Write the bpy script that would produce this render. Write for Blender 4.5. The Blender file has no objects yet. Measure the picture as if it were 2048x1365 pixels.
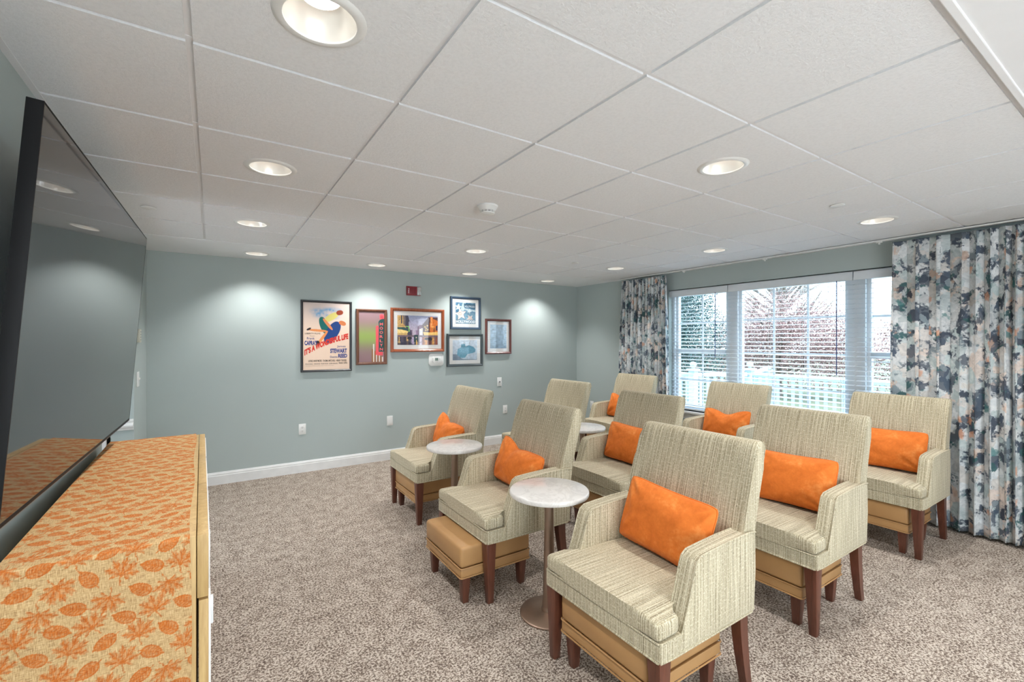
import bpy, bmesh, math, random
import numpy as np
from mathutils import Vector, Matrix, noise as mnoise

random.seed(7)
rng = np.random.default_rng(7)
C = bpy.context.scene.collection
SC = bpy.context.scene
PI = math.pi

# ------------------------------------------------------------------ camera, world, exposure
EYE = 1.447
CEIL = 2.303
cam = bpy.data.cameras.new('camera')
cam.sensor_width = 36.0
cam.lens = 910.0 / 2048.0 * 36.0
cam.clip_start = 0.02
cam_o = bpy.data.objects.new('camera', cam)
C.objects.link(cam_o)
cam_o.location = (0, 0, EYE)
cam_o.rotation_euler = (PI / 2, 0, -math.radians(33.35))
SC.camera = cam_o

SC.view_settings.view_transform = 'Standard'
SC.view_settings.look = 'None'
SC.view_settings.gamma = 1.0
SC.view_settings.use_curve_mapping = False
SC.view_settings.exposure = 0.98

world = bpy.data.worlds.new('sky')
SC.world = world
world.use_nodes = True
nt = world.node_tree
nt.nodes.clear()
wo = nt.nodes.new('ShaderNodeOutputWorld')
bg = nt.nodes.new('ShaderNodeBackground')
tc = nt.nodes.new('ShaderNodeTexCoord')
sep = nt.nodes.new('ShaderNodeSeparateXYZ')
cr = nt.nodes.new('ShaderNodeValToRGB')
cr.color_ramp.elements[0].position = 0.0
cr.color_ramp.elements[0].color = (0.86, 0.95, 1.0, 1)
cr.color_ramp.elements[1].position = 0.8
cr.color_ramp.elements[1].color = (0.72, 0.87, 1.0, 1)
nt.links.new(tc.outputs['Generated'], sep.inputs[0])
nt.links.new(sep.outputs[2], cr.inputs[0])
nt.links.new(cr.outputs[0], bg.inputs[0])
bg.inputs[1].default_value = 3.6
nt.links.new(bg.outputs[0], wo.inputs[0])

sun = bpy.data.lights.new('sun', 'SUN')
sun.energy = 7.5
sun.angle = math.radians(4)
sun.color = (1.0, 0.99, 0.97)
sun_o = bpy.data.objects.new('sun', sun)
C.objects.link(sun_o)
sun_o.rotation_euler = Vector((0.05, 0.46, -0.88)).to_track_quat('-Z', 'Y').to_euler()

LAMP_W = 26.0          # watts of each recessed downlight

# ------------------------------------------------------------------ helpers
def srgb(r, g, b):
    f = lambda c: (c / 255 / 12.92) if c / 255 <= 0.04045 else ((c / 255 + 0.055) / 1.055) ** 2.4
    return (f(r), f(g), f(b), 1.0)


class NT:
    """tiny node-graph helper"""
    def __init__(self, name):
        self.m = bpy.data.materials.new(name)
        self.m.use_nodes = True
        self.t = self.m.node_tree
        self.b = self.t.nodes['Principled BSDF']
        self.out = self.t.nodes['Material Output']

    def n(self, kind, **kw):
        nd = self.t.nodes.new('ShaderNode' + kind)
        for k, v in kw.items():
            if k.startswith('i_'):
                nd.inputs[k[2:].replace('_', ' ')].default_value = v
            else:
                setattr(nd, k, v)
        return nd

    def l(self, a, b):
        self.t.links.new(a, b)
        return b

    def coord(self, which='Object', scale=(1, 1, 1), rot=(0, 0, 0)):
        c = self.n('TexCoord')
        mp = self.n('Mapping')
        mp.inputs['Scale'].default_value = scale
        mp.inputs['Rotation'].default_value = rot
        self.l(c.outputs[which], mp.inputs[0])
        return mp.outputs[0]

    def noise(self, vec, scale=5, detail=3, rough=0.5, dist=0.0):
        nd = self.n('TexNoise')
        nd.inputs['Scale'].default_value = scale
        nd.inputs['Detail'].default_value = detail
        nd.inputs['Roughness'].default_value = rough
        nd.inputs['Distortion'].default_value = dist
        self.l(vec, nd.inputs['Vector'])
        return nd.outputs['Fac']

    def ramp(self, fac, stops, interp='LINEAR'):
        r = self.n('ValToRGB')
        r.color_ramp.interpolation = interp
        e = r.color_ramp.elements
        while len(e) < len(stops):
            e.new(0.5)
        for i, (p, c) in enumerate(stops):
            e[i].position = p
            e[i].color = c
        self.l(fac, r.inputs[0])
        return r.outputs[0]

    def mix(self, fac, a, b, blend='MIX'):
        m = self.n('MixRGB', blend_type=blend)
        for s, v in zip((0, 1, 2), (fac, a, b)):
            if isinstance(v, (int, float)):
                m.inputs[s].default_value = v
            elif isinstance(v, tuple):
                m.inputs[s].default_value = v
            else:
                self.l(v, m.inputs[s])
        return m.outputs[0]

    def math(self, op, a, b=None):
        m = self.n('Math', operation=op)
        for s, v in zip((0, 1), (a, b)):
            if v is None:
                continue
            if isinstance(v, (int, float)):
                m.inputs[s].default_value = v
            else:
                self.l(v, m.inputs[s])
        return m.outputs[0]

    def bump(self, h, strength=0.3, dist=0.002):
        b = self.n('Bump')
        b.inputs['Strength'].default_value = strength
        b.inputs['Distance'].default_value = dist
        self.l(h, b.inputs['Height'])
        self.l(b.outputs[0], self.b.inputs['Normal'])

    def base(self, c, rough=None, metal=None, spec=None):
        if isinstance(c, tuple):
            self.b.inputs['Base Color'].default_value = c
        else:
            self.l(c, self.b.inputs['Base Color'])
        if rough is not None:
            self.b.inputs['Roughness'].default_value = rough
        if metal is not None:
            self.b.inputs['Metallic'].default_value = metal
        if spec is not None:
            self.b.inputs['Specular IOR Level'].default_value = spec
        return self.m


def plain(name, col, rough=0.5, metal=0.0, spec=0.5, var=0.04, scale=12):
    """one colour with a faint procedural mottling"""
    g = NT(name)
    f = g.noise(g.coord(), scale, 3)
    lo = tuple(c * (1 - var) for c in col[:3]) + (1,)
    hi = tuple(min(1, c * (1 + var)) for c in col[:3]) + (1,)
    return g.base(g.ramp(f, [(0.3, lo), (0.7, hi)]), rough, metal, spec)


class MB:
    """collects shapes into one bmesh, then links them as ONE mesh object"""
    def __init__(self):
        self.bm = bmesh.new()
        self.uv = self.bm.loops.layers.uv.new('UVMap')

    def _mat(self, faces, mi):
        for f in faces:
            f.material_index = mi

    def box(self, x0, x1, y0, y1, z0, z1, bevel=0.0, seg=2, mi=0):
        r = bmesh.ops.create_cube(self.bm, size=1.0)
        vs = r['verts']
        for v in vs:
            v.co = Vector(((x0 + x1) / 2 + v.co.x * (x1 - x0), (y0 + y1) / 2 + v.co.y * (y1 - y0),
                           (z0 + z1) / 2 + v.co.z * (z1 - z0)))
        fs = set(f for v in vs for f in v.link_faces)
        self._mat(fs, mi)
        if bevel:
            es = list(set(e for v in vs for e in v.link_edges))
            rr = bmesh.ops.bevel(self.bm, geom=es, offset=bevel, segments=seg, profile=0.5, affect='EDGES')
            self._mat(rr['faces'], mi)
        return self

    def quad(self, pts, mi=0):
        vs = [self.bm.verts.new(p) for p in pts]
        f = self.bm.faces.new(vs)
        f.material_index = mi
        return f

    def prism(self, prof, a0, a1, axis='Y', bevel=0.0, seg=3, mi=0, cap_only=False):
        """polygon prof (2D) extruded along axis from a0 to a1"""
        def P(p, a):
            if axis == 'Y': return (p[0], a, p[1])
            if axis == 'Z': return (p[0], p[1], a)
            return (a, p[0], p[1])
        v0 = [self.bm.verts.new(P(p, a0)) for p in prof]
        v1 = [self.bm.verts.new(P(p, a1)) for p in prof]
        n = len(prof)
        fs = [self.bm.faces.new(v0), self.bm.faces.new(list(reversed(v1)))]
        for i in range(n):
            fs.append(self.bm.faces.new([v0[i], v1[i], v1[(i + 1) % n], v0[(i + 1) % n]]))
        self._mat(fs, mi)
        if bevel:
            if cap_only:
                es = [e for f in fs[:2] for e in f.edges]
            else:
                es = list(set(e for f in fs for e in f.edges))
            rr = bmesh.ops.bevel(self.bm, geom=list(set(es)), offset=bevel, segments=seg, profile=0.5,
                                 affect='EDGES', clamp_overlap=True)
            self._mat(rr['faces'], mi)
        return self

    def lathe(self, prof, c=(0, 0, 0), n=40, mi=0, axis='Z'):
        rings = []
        for r, z in prof:
            ring = []
            if r < 1e-6:
                p = (0, 0, z)
                ring = [self.bm.verts.new(self._ax(p, c, axis))]
            else:
                for i in range(n):
                    a = 2 * PI * i / n
                    ring.append(self.bm.verts.new(self._ax((r * math.cos(a), r * math.sin(a), z), c, axis)))
            rings.append(ring)
        for a, b in zip(rings[:-1], rings[1:]):
            for i in range(n):
                j = (i + 1) % n
                if len(a) == 1 and len(b) == 1: continue
                if len(a) == 1: vs = [a[0], b[i], b[j]]
                elif len(b) == 1: vs = [a[i], b[0], a[j]]
                else: vs = [a[i], b[i], b[j], a[j]]
                f = self.bm.faces.new(vs)
                f.material_index = mi
        return self

    def _ax(self, p, c, axis):
        if axis == 'Y': p = (p[0], p[2], p[1])
        if axis == 'X': p = (p[2], p[0], p[1])
        return (p[0] + c[0], p[1] + c[1], p[2] + c[2])

    def tube(self, pts, r, n=8, mi=0, closed=False):
        pts = [Vector(p) for p in pts]
        m = len(pts)
        rings = []
        up = Vector((0, 0, 1))
        prev = None
        for i, p in enumerate(pts):
            if closed:
                t = (pts[(i + 1) % m] - pts[i - 1]).normalized()
            else:
                t = (pts[min(i + 1, m - 1)] - pts[max(i - 1, 0)]).normalized()
            if prev is None:
                q = up if abs(t.dot(up)) < 0.9 else Vector((1, 0, 0))
                a = t.cross(q).normalized()
            else:
                a = (prev - t * prev.dot(t)).normalized()
            prev = a
            b = t.cross(a)
            rr = r[i] if isinstance(r, (list, tuple)) else r
            rings.append([self.bm.verts.new(p + (a * math.cos(2 * PI * k / n) + b * math.sin(2 * PI * k / n)) * rr)
                          for k in range(n)])
        pairs = list(zip(rings[:-1], rings[1:]))
        if closed:
            pairs.append((rings[-1], rings[0]))
        for A, B in pairs:
            for k in range(n):
                j = (k + 1) % n
                f = self.bm.faces.new([A[k], A[j], B[j], B[k]])
                f.material_index = mi
        if not closed:
            for R_, rev in ((rings[0], True), (rings[-1], False)):
                f = self.bm.faces.new(list(reversed(R_)) if rev else R_)
                f.material_index = mi
        return self

    def taper(self, cx0, cy0, s0, z0, cx1, cy1, s1, z1, mi=0, bevel=0.002, sy0=None, sy1=None):
        """square post from (cx0,cy0,z0) side s0 to (cx1,cy1,z1) side s1"""
        sy0 = sy0 or s0; sy1 = sy1 or s1
        v = []
        for (cx, cy, s, t, z) in ((cx0, cy0, s0, sy0, z0), (cx1, cy1, s1, sy1, z1)):
            for dx, dy in ((-1, -1), (1, -1), (1, 1), (-1, 1)):
                v.append(self.bm.verts.new((cx + dx * s / 2, cy + dy * t / 2, z)))
        fs = [self.bm.faces.new(v[0:4][::-1]), self.bm.faces.new(v[4:8])]
        for i in range(4):
            j = (i + 1) % 4
            fs.append(self.bm.faces.new([v[i], v[j], v[4 + j], v[4 + i]]))
        self._mat(fs, mi)
        if bevel:
            es = list(set(e for f in fs for e in f.edges))
            rr = bmesh.ops.bevel(self.bm, geom=es, offset=bevel, segments=2, profile=0.5, affect='EDGES')
            self._mat(rr['faces'], mi)
        return self

    def build(self, name, mats, parent=None, smooth=30, loc=None, uvbox=True):
        bm = self.bm
        bmesh.ops.recalc_face_normals(bm, faces=bm.faces[:])
        if uvbox:
            for f in bm.faces:
                n = f.normal
                ax = max(range(3), key=lambda k: abs(n[k]) * (1.0, 1.12, 0.9)[k])
                for lp in f.loops:
                    p = lp.vert.co
                    if ax == 0: lp[self.uv].uv = (p.y, p.z)
                    elif ax == 1: lp[self.uv].uv = (p.x + 0.37, p.z + 0.11)
                    else: lp[self.uv].uv = (p.y, p.x + 0.21)
        me = bpy.data.meshes.new(name)
        bm.to_mesh(me)
        bm.free()
        return mesh_obj(name, me, mats, parent, smooth, loc)


def mesh_obj(name, me, mats, parent=None, smooth=30, loc=None):
    if not isinstance(mats, (list, tuple)):
        mats = [mats]
    for m in mats:
        me.materials.append(m)
    if smooth:
        me.shade_smooth() if hasattr(me, 'shade_smooth') else None
        try:
            me.set_sharp_from_angle(angle=math.radians(smooth))
        except Exception:
            pass
    o = bpy.data.objects.new(name, me)
    C.objects.link(o)
    if parent:
        o.parent = parent
    if loc:
        o.location = loc
    return o


def tag(o, label=None, cat=None, group=None, kind=None):
    if label: o['label'] = label
    if cat: o['category'] = cat
    if group: o['group'] = group
    if kind: o['kind'] = kind
    return o


def struct(o):
    o['kind'] = 'structure'
    return o


def empty(name, loc=(0, 0, 0), rz=0.0, label=None, cat=None, group=None):
    o = bpy.data.objects.new(name, None)
    o.empty_display_size = 0.1
    C.objects.link(o)
    o.location = loc
    o.rotation_euler = (0, 0, rz)
    return tag(o, label, cat, group)


def copy_tree(o, parent=None):
    c = o.copy()
    C.objects.link(c)
    c.parent = parent
    for ch in list(o.children):
        copy_tree(ch, c)
    return c


# ------------------------------------------------------------------ materials
def m_wall():
    g = NT('sage_wall_paint')
    v = g.coord()
    f = g.noise(v, 1.2, 2)
    c = g.ramp(f, [(0.3, (0.420, 0.478, 0.466, 1)), (0.7, (0.440, 0.498, 0.486, 1))])
    g.bump(g.noise(v, 160, 2), 0.12, 0.001)
    return g.base(c, 0.55, 0, 0.3)


def m_carpet():
    g = NT('mottled_carpet')
    v = g.coord(scale=(1, 1, 1))
    a = g.noise(v, 100, 3, 0.7, 0.3)
    b = g.noise(v, 12, 3, 0.6)
    d = g.noise(v, 260, 1, 0.5)
    s = g.math('ADD', a, g.math('MULTIPLY', g.math('SUBTRACT', b, 0.5), 0.20))
    s = g.math('ADD', s, g.math('MULTIPLY', g.math('SUBTRACT', d, 0.5), 0.30))
    c = g.ramp(s, [(0.37, srgb(96, 83, 75)), (0.46, srgb(126, 110, 98)), (0.51, srgb(174, 159, 145)),
                   (0.58, srgb(208, 196, 183))])
    g.bump(g.math('ADD', a, d), 0.7, 0.006)
    m = g.base(c, 0.95, 0, 0.1)
    return m


def m_fabric(name='striped_woven_fabric', a=(112, 98, 74), b=(180, 168, 140), hi=(226, 216, 190), sc=1.0):
    g = NT(name)
    c = g.n('TexCoord')
    mp = g.n('Mapping'); mp.inputs['Scale'].default_value = (1, 0.010, 1); g.l(c.outputs['UV'], mp.inputs[0])
    st = g.noise(mp.outputs[0], 230 * sc, 3, 0.75)
    mp2 = g.n('Mapping'); mp2.inputs['Scale'].default_value = (1, 0.25, 1); g.l(c.outputs['UV'], mp2.inputs[0])
    sp = g.noise(mp2.outputs[0], 480 * sc, 2, 0.6)
    mp3 = g.n('Mapping'); mp3.inputs['Rotation'].default_value = (0, 0, PI / 2); g.l(c.outputs['UV'], mp3.inputs[0])
    br = g.n('TexBrick')
    br.offset = 0.5
    br.inputs['Scale'].default_value = 1.0
    br.inputs['Brick Width'].default_value = 0.046
    br.inputs['Row Height'].default_value = 0.020
    br.inputs['Mortar Size'].default_value = 0.0008
    br.inputs['Mortar Smooth'].default_value = 0.2
    g.l(mp3.outputs[0], br.inputs['Vector'])
    s = g.math('ADD', g.math('MULTIPLY', st, 0.62), g.math('MULTIPLY', sp, 0.38))
    col = g.ramp(s, [(0.36, srgb(*a)), (0.50, srgb(*b)), (0.62, srgb(*hi))])
    brk = g.math('MULTIPLY', br.outputs['Fac'], g.math('MULTIPLY', sp, 1.05))
    col = g.mix(brk, col, srgb(238, 232, 210))
    g.bump(g.math('ADD', s, g.math('MULTIPLY', br.outputs['Fac'], 0.3)), 0.5, 0.002)
    g.b.inputs['Sheen Weight'].default_value = 0.15
    return g.base(col, 0.85, 0, 0.25)


def m_velvet():
    g = NT('orange_velvet')
    v = g.coord()
    f = g.noise(v, 9, 4, 0.6, 0.6)
    f2 = g.noise(v, 55, 3, 0.6)
    s = g.math('ADD', g.math('MULTIPLY', f, 0.7), g.math('MULTIPLY', f2, 0.3))
    c = g.ramp(s, [(0.35, (0.68, 0.155, 0.022, 1)), (0.55, (0.82, 0.21, 0.035, 1)), (0.7, (0.92, 0.32, 0.08, 1))])
    g.bump(f2, 0.1, 0.002)
    g.b.inputs['Sheen Weight'].default_value = 0.35
    g.b.inputs['Sheen Roughness'].default_value = 0.35
    g.b.inputs['Sheen Tint'].default_value = (1.0, 0.65, 0.4, 1)
    return g.base(c, 0.75, 0, 0.2)


def m_leather():
    g = NT('tan_leather')
    v = g.coord()
    f = g.noise(v, 6, 3)
    c = g.ramp(f, [(0.3, (0.42, 0.225, 0.088, 1)), (0.7, (0.48, 0.27, 0.112, 1))])
    vo = g.n('TexVoronoi'); vo.inputs['Scale'].default_value = 420
    g.l(v, vo.inputs['Vector'])
    g.bump(vo.outputs['Distance'], 0.15, 0.0008)
    return g.base(c, 0.38, 0, 0.45)


def m_wood(name, dark, light, rough=0.35, scale=1.0, ax='Z'):
    g = NT(name)
    sc = {'Z': (14, 14, 1.2), 'X': (1.2, 14, 14), 'Y': (14, 1.2, 14)}[ax]
    v = g.coord(scale=tuple(s * scale for s in sc))
    f = g.noise(v, 3.0, 4, 0.6, 0.8)
    f2 = g.noise(v, 16, 3, 0.6)
    s = g.math('ADD', g.math('MULTIPLY', f, 0.7), g.math('MULTIPLY', f2, 0.3))
    return g.base(g.ramp(s, [(0.35, dark), (0.65, light)]), rough, 0, 0.5)


def m_marble():
    g = NT('white_marble')
    v = g.coord()
    f = g.noise(v, 5, 6, 0.6, 1.6)
    c = g.ramp(f, [(0.30, (0.74, 0.705, 0.67, 1)), (0.46, (0.72, 0.685, 0.65, 1)), (0.50, (0.64, 0.605, 0.575, 1)),
                   (0.54, (0.72, 0.685, 0.65, 1)), (0.75, (0.75, 0.72, 0.685, 1))])
    return g.base(c, 0.18, 0, 0.5)


def m_curtain():
    g = NT('watercolour_floral_cloth')
    c = g.n('TexCoord')
    uv = c.outputs['UV']
    nz = g.n('TexNoise'); nz.inputs['Scale'].default_value = 14; nz.inputs['Detail'].default_value = 4
    g.l(uv, nz.inputs['Vector'])
    sub = g.n('VectorMath', operation='SUBTRACT'); sub.inputs[1].default_value = (0.5, 0.5, 0.5)
    g.l(nz.outputs['Color'], sub.inputs[0])
    scl = g.n('VectorMath', operation='SCALE'); scl.inputs['Scale'].default_value = 0.10
    g.l(sub.outputs[0], scl.inputs[0])
    add = g.n('VectorMath', operation='ADD')
    g.l(uv, add.inputs[0]); g.l(scl.outputs[0], add.inputs[1])
    w = add.outputs[0]

    def blobs(scale, off):
        mp = g.n('Mapping'); mp.inputs['Location'].default_value = (off, off * 0.7, 0)
        g.l(w, mp.inputs[0])
        vo = g.n('TexVoronoi'); vo.inputs['Scale'].default_value = scale
        vo.inputs['Randomness'].default_value = 1.0
        g.l(mp.outputs[0], vo.inputs['Vector'])
        sp = g.n('SeparateColor'); g.l(vo.outputs['Color'], sp.inputs[0])
        return vo.outputs['Distance'], sp.outputs[0], sp.outputs[1]
    d1, r1, q1 = blobs(12, 0.0)
    base = g.ramp(r1, [(0.0, srgb(198, 200, 200)), (0.22, srgb(222, 225, 226)), (0.42, srgb(170, 184, 184)),
                       (0.56, srgb(204, 194, 184)), (0.68, srgb(172, 192, 190)), (0.80, srgb(226, 198, 178)),
                       (0.90, srgb(180, 182, 184))], 'CONSTANT')
    wash = g.ramp(g.noise(uv, 16, 5, 0.7, 1.2), [(0.35, srgb(176, 186, 192)), (0.62, srgb(246, 246, 246))])
    base = g.mix(0.45, base, wash)
    nc = g.noise(uv, 6.5, 3, 0.6, 0.5)
    d2, r2, q2 = blobs(17, 3.1)
    dark = g.ramp(r2, [(0.0, srgb(62, 78, 98)), (0.30, srgb(44, 92, 96)), (0.46, srgb(92, 100, 112)), (0.70, srgb(52, 64, 82)), (0.88, srgb(128, 142, 150))], 'CONSTANT')
    jag = g.math('ADD', g.math('MULTIPLY', g.math('ADD', nc, g.math('MULTIPLY', r2, 0.10)), 1.0), g.math('MULTIPLY', g.math('SUBTRACT', g.noise(uv, 45, 4, 0.7), 0.5), 0.30))
    gate = g.ramp(jag, [(0.560, (0, 0, 0, 1)), (0.615, (0.92, 0.92, 0.92, 1))])
    col = g.mix(gate, base, dark)
    d3, r3, q3 = blobs(9, 7.7)
    pe = g.ramp(g.math('ADD', d3, g.math('MULTIPLY', g.noise(uv, 40, 3, 0.7), 0.35)), [(0.40, (1, 1, 1, 1)), (0.50, (0, 0, 0, 1))])
    pg = g.ramp(q3, [(0.0, (0.75, 0.75, 0.75, 1)), (0.42, (0, 0, 0, 1))], 'CONSTANT')
    pc = g.ramp(r3, [(0.0, srgb(222, 164, 132)), (0.5, srgb(210, 178, 158)), (0.8, srgb(70, 132, 132))], 'CONSTANT')
    col = g.mix(g.math('MULTIPLY', pe, pg), col, pc)
    g.bump(g.noise(uv, 600, 1), 0.1, 0.0005)
    return g.base(col, 0.8, 0, 0.25)


def m_vcol(name, rough=0.45, spec=0.4, coat=0.0, tex=0.0):
    g = NT(name)
    a = g.n('VertexColor'); a.layer_name = 'paint'
    col = a.outputs['Color']
    if tex:
        f = g.noise(g.coord(), 180, 2)
        col = g.mix(tex, col, g.ramp(f, [(0.3, (0.6, 0.6, 0.6, 1)), (0.7, (1, 1, 1, 1))]), 'MULTIPLY')
    g.base(col, rough, 0, spec)
    g.b.inputs['Coat Weight'].default_value = coat
    g.b.inputs['Coat Roughness'].default_value = 0.02
    return g.m


def m_runner():
    g = NT('burlap_leaf_print')
    a = g.n('VertexColor'); a.layer_name = 'paint'
    sp = g.n('SeparateColor'); g.l(a.outputs['Color'], sp.inputs[0])
    c = g.n('TexCoord')
    mp = g.n('Mapping'); mp.inputs['Scale'].default_value = (1, 0.06, 1); g.l(c.outputs['UV'], mp.inputs[0])
    wa = g.noise(mp.outputs[0], 850, 2, 0.6)
    mp2 = g.n('Mapping'); mp2.inputs['Scale'].default_value = (0.06, 1, 1); g.l(c.outputs['UV'], mp2.inputs[0])
    we = g.noise(mp2.outputs[0], 850, 2, 0.6)
    s = g.math('MULTIPLY', g.math('ADD', wa, we), 0.5)
    base = g.ramp(s, [(0.40, srgb(160, 126, 86)), (0.5, srgb(200, 165, 116)), (0.6, srgb(220, 190, 144))])
    leaf = g.ramp(s, [(0.40, srgb(168, 84, 32)), (0.58, srgb(208, 122, 56))])
    col = g.mix(sp.outputs[0], base, leaf)
    g.bump(s, 0.5, 0.0015)
    return g.base(col, 0.9, 0, 0.15)


def m_tile():
    g = NT('acoustic_ceiling_tile')
    v = g.coord()
    f = g.noise(v, 220, 3, 0.6)
    f1 = g.noise(v, 90, 2, 0.5)
    c = g.ramp(f1, [(0.25, (0.82, 0.83, 0.845, 1)), (0.6, (0.865, 0.875, 0.89, 1))])
    g.bump(g.math('ADD', f, f1), 0.55, 0.003)
    return g.base(c, 0.9, 0, 0.1)


def m_glass():
    g = NT('window_glass')
    t = g.n('BsdfTransparent'); t.inputs[0].default_value = (0.84, 0.92, 0.97, 1)
    gl = g.n('BsdfGlossy'); gl.inputs['Roughness'].default_value = 0.0
    fr = g.n('Fresnel'); fr.inputs[0].default_value = 1.45
    ge = g.n('NewGeometry')
    mx = g.n('MixShader')
    g.l(g.math('MULTIPLY', fr.outputs[0], g.math('SUBTRACT', 1.0, ge.outputs['Backfacing'])), mx.inputs[0]); g.l(t.outputs[0], mx.inputs[1]); g.l(gl.outputs[0], mx.inputs[2])
    g.l(mx.outputs[0], g.out.inputs[0])
    return g.m


def m_emit(name, col, s):
    g = NT(name)
    f = g.noise(g.coord(), 60, 1)
    g.b.inputs['Base Color'].default_value = (0.8, 0.8, 0.8, 1)
    g.l(g.ramp(f, [(0, col), (1, col)]), g.b.inputs['Emission Color'])
    g.b.inputs['Emission Strength'].default_value = s
    return g.m


M = dict(
    wall=m_wall(), carpet=m_carpet(), fabric=m_fabric(), velvet=m_velvet(), leather=m_leather(),
    leg=m_wood('cherry_stained_wood', (0.080, 0.026, 0.015, 1), (0.155, 0.052, 0.030, 1), 0.3),
    oak=m_wood('pale_oak', (0.46, 0.285, 0.105, 1), (0.62, 0.42, 0.175, 1), 0.5),
    marble=m_marble(), curtain=m_curtain(), tile=m_tile(), glass=m_glass(),
    runner=m_runner(),
    white=plain('white_trim_paint', (0.78, 0.78, 0.77, 1), 0.35),
    ceil=plain('ceiling_paint', (0.86, 0.87, 0.885, 1), 0.7, var=0.01),
    tee=plain('white_grid_metal', (0.82, 0.82, 0.83, 1), 0.5, var=0.01),
    plate=plain('white_plastic', (0.80, 0.80, 0.78, 1), 0.3, var=0.01),
    dark=plain('dark_slot', (0.02, 0.02, 0.02, 1), 0.5),
    black=plain('black_plastic', (0.010, 0.010, 0.011, 1), 0.55, 0, 0.2),
    silver=plain('brushed_metal_edge', (0.25, 0.25, 0.26, 1), 0.35, 0.8),
    bronze=plain('bronze_metal', (0.34, 0.24, 0.18, 1), 0.38, 0.75, var=0.1),
    slat=plain('white_blind_slat', (0.70, 0.735, 0.77, 1), 0.35, var=0.01),
    cord=plain('white_cord', (0.7, 0.7, 0.7, 1), 0.8),
    wand=plain('dark_blue_wand', (0.03, 0.04, 0.16, 1), 0.2),
    vinyl=plain('white_vinyl_frame', (0.80, 0.81, 0.82, 1), 0.4, var=0.01),
    red=plain('red_alarm_plastic', (0.28, 0.02, 0.03, 1), 0.35),
    strobe=plain('clear_strobe_lens', (0.55, 0.55, 0.55, 1), 0.1, 0.5, var=0.3, scale=120),
    lcd=plain('grey_green_display', (0.16, 0.22, 0.19, 1), 0.2),
    reflector=plain('white_reflector', (0.82, 0.80, 0.76, 1), 0.25, 0.3, var=0.01),
    lamp=m_emit('lamp_glow', (1.0, 0.94, 0.85, 1), 2.8),
    mat=plain('white_picture_mat', (0.72, 0.70, 0.68, 1), 0.7, var=0.01),
    fr_black=plain('black_picture_frame', (0.018, 0.018, 0.022, 1), 0.35),
    fr_brown=m_wood('walnut_picture_frame', (0.11, 0.040, 0.022, 1), (0.19, 0.075, 0.040, 1), 0.35),
    fr_cherry=m_wood('cherry_picture_frame', (0.24, 0.055, 0.018, 1), (0.38, 0.10, 0.035, 1), 0.22),
    fr_blue=plain('slate_blue_picture_frame', (0.045, 0.075, 0.12, 1), 0.3),
    fr_grey=plain('dark_grey_picture_frame', (0.05, 0.065, 0.07, 1), 0.35),
    fr_maroon=m_wood('maroon_picture_frame', (0.10, 0.025, 0.018, 1), (0.16, 0.045, 0.035, 1), 0.25),
    beige=plain('beige_plastic', (0.62, 0.60, 0.50, 1), 0.4),
    vinylfence=plain('white_fence_vinyl', (0.36, 0.44, 0.49, 1), 0.4, var=0.01),
)

# ------------------------------------------------------------------ room shell
XL, XR, YF, YB = -0.519, 4.82, 5.46, -2.2
H = CEIL

struct(MB().box(-2.2, 5.05, YB - 0.1, 5.6, -0.1, 0.0).build('floor', M['carpet'], smooth=0))
# poster wall
struct(MB().box(-2.2, 5.05, YF, YF + 0.14, 0, H + 0.3).build('wall_far', M['wall'], smooth=0))
# window wall with its opening, plus an unseen one added for daylight
WY0, WY1, WZ0, WZ1 = 0.94, 3.72, 0.60, 2.085
w = MB()
w.box(XR, XR + 0.2, YB, -1.7, 0, H + 0.3)
w.box(XR, XR + 0.2, -0.4, WY0, 0, H + 0.3)
w.box(XR, XR + 0.2, -1.7, -0.4, 0, 0.80)
w.box(XR, XR + 0.2, -1.7, -0.4, 2.085, H + 0.3)
w.box(XR, XR + 0.2, WY1, YF, 0, H + 0.3)
w.box(XR, XR + 0.2, WY0, WY1, 0, WZ0)
w.box(XR, XR + 0.2, WY0, WY1, WZ1, H + 0.3)
struct(w.build('wall_right', M['wall'], smooth=0))
# television wall, the cased opening behind the television and the short return
w = MB()
w.box(XL - 0.12, XL, YB, 3.40, 0, H + 0.3)
w.box(XL - 0.12, XL, 3.40, 4.65, 2.12, H + 0.3)
struct(w.build('wall_left', M['wall'], smooth=0))
w = MB()
w.box(-0.66, XL, 4.65, YF, 0, H + 0.3)
w.box(-2.2, -0.66, 4.65, 4.77, 2.06, H + 0.3)
w.box(-2.2, -1.62, 4.65, 4.77, 0, 2.06)
struct(w.build('wall_hall', M['wall'], smooth=0))
w = MB()
w.box(-2.2, -2.08, 2.0, 3.2, 0, H + 0.3)
w.box(-2.2, -2.08, 3.9, 5.46, 0, H + 0.3)
w.box(-2.2, -2.08, 3.2, 3.9, 2.14, H + 0.3)  # unseen gap added here to let daylight into the hall
w.box(-2.2, XL - 0.12, 1.9, 2.0, 0, H + 0.3)
struct(w.build('wall_hallend', M['wall'], smooth=0))
w = MB()
w.box(-2.2, -0.45, YB - 0.12, YB, 0, H + 0.3)
w.box(2.4, 5.05, YB - 0.12, YB, 0, H + 0.3)
w.box(-0.45, 2.4, YB - 0.12, YB, 2.14, H + 0.3)  # wide gap behind the camera, added as a daylight source
struct(w.build('wall_back', M['wall'], smooth=0))
w = MB()
for x0, x1 in ((-0.45, -0.38), (0.94, 1.01), (2.33, 2.4)):
    w.box(x0, x1, YB - 0.10, YB - 0.03, 0, 2.14, 0.003)
w.box(-0.45, 2.4, YB - 0.10, YB - 0.03, 2.07, 2.14, 0.003)
struct(w.build('added_daylight_door', M['white']))  # frame of the added daylight doorway, out of view


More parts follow.
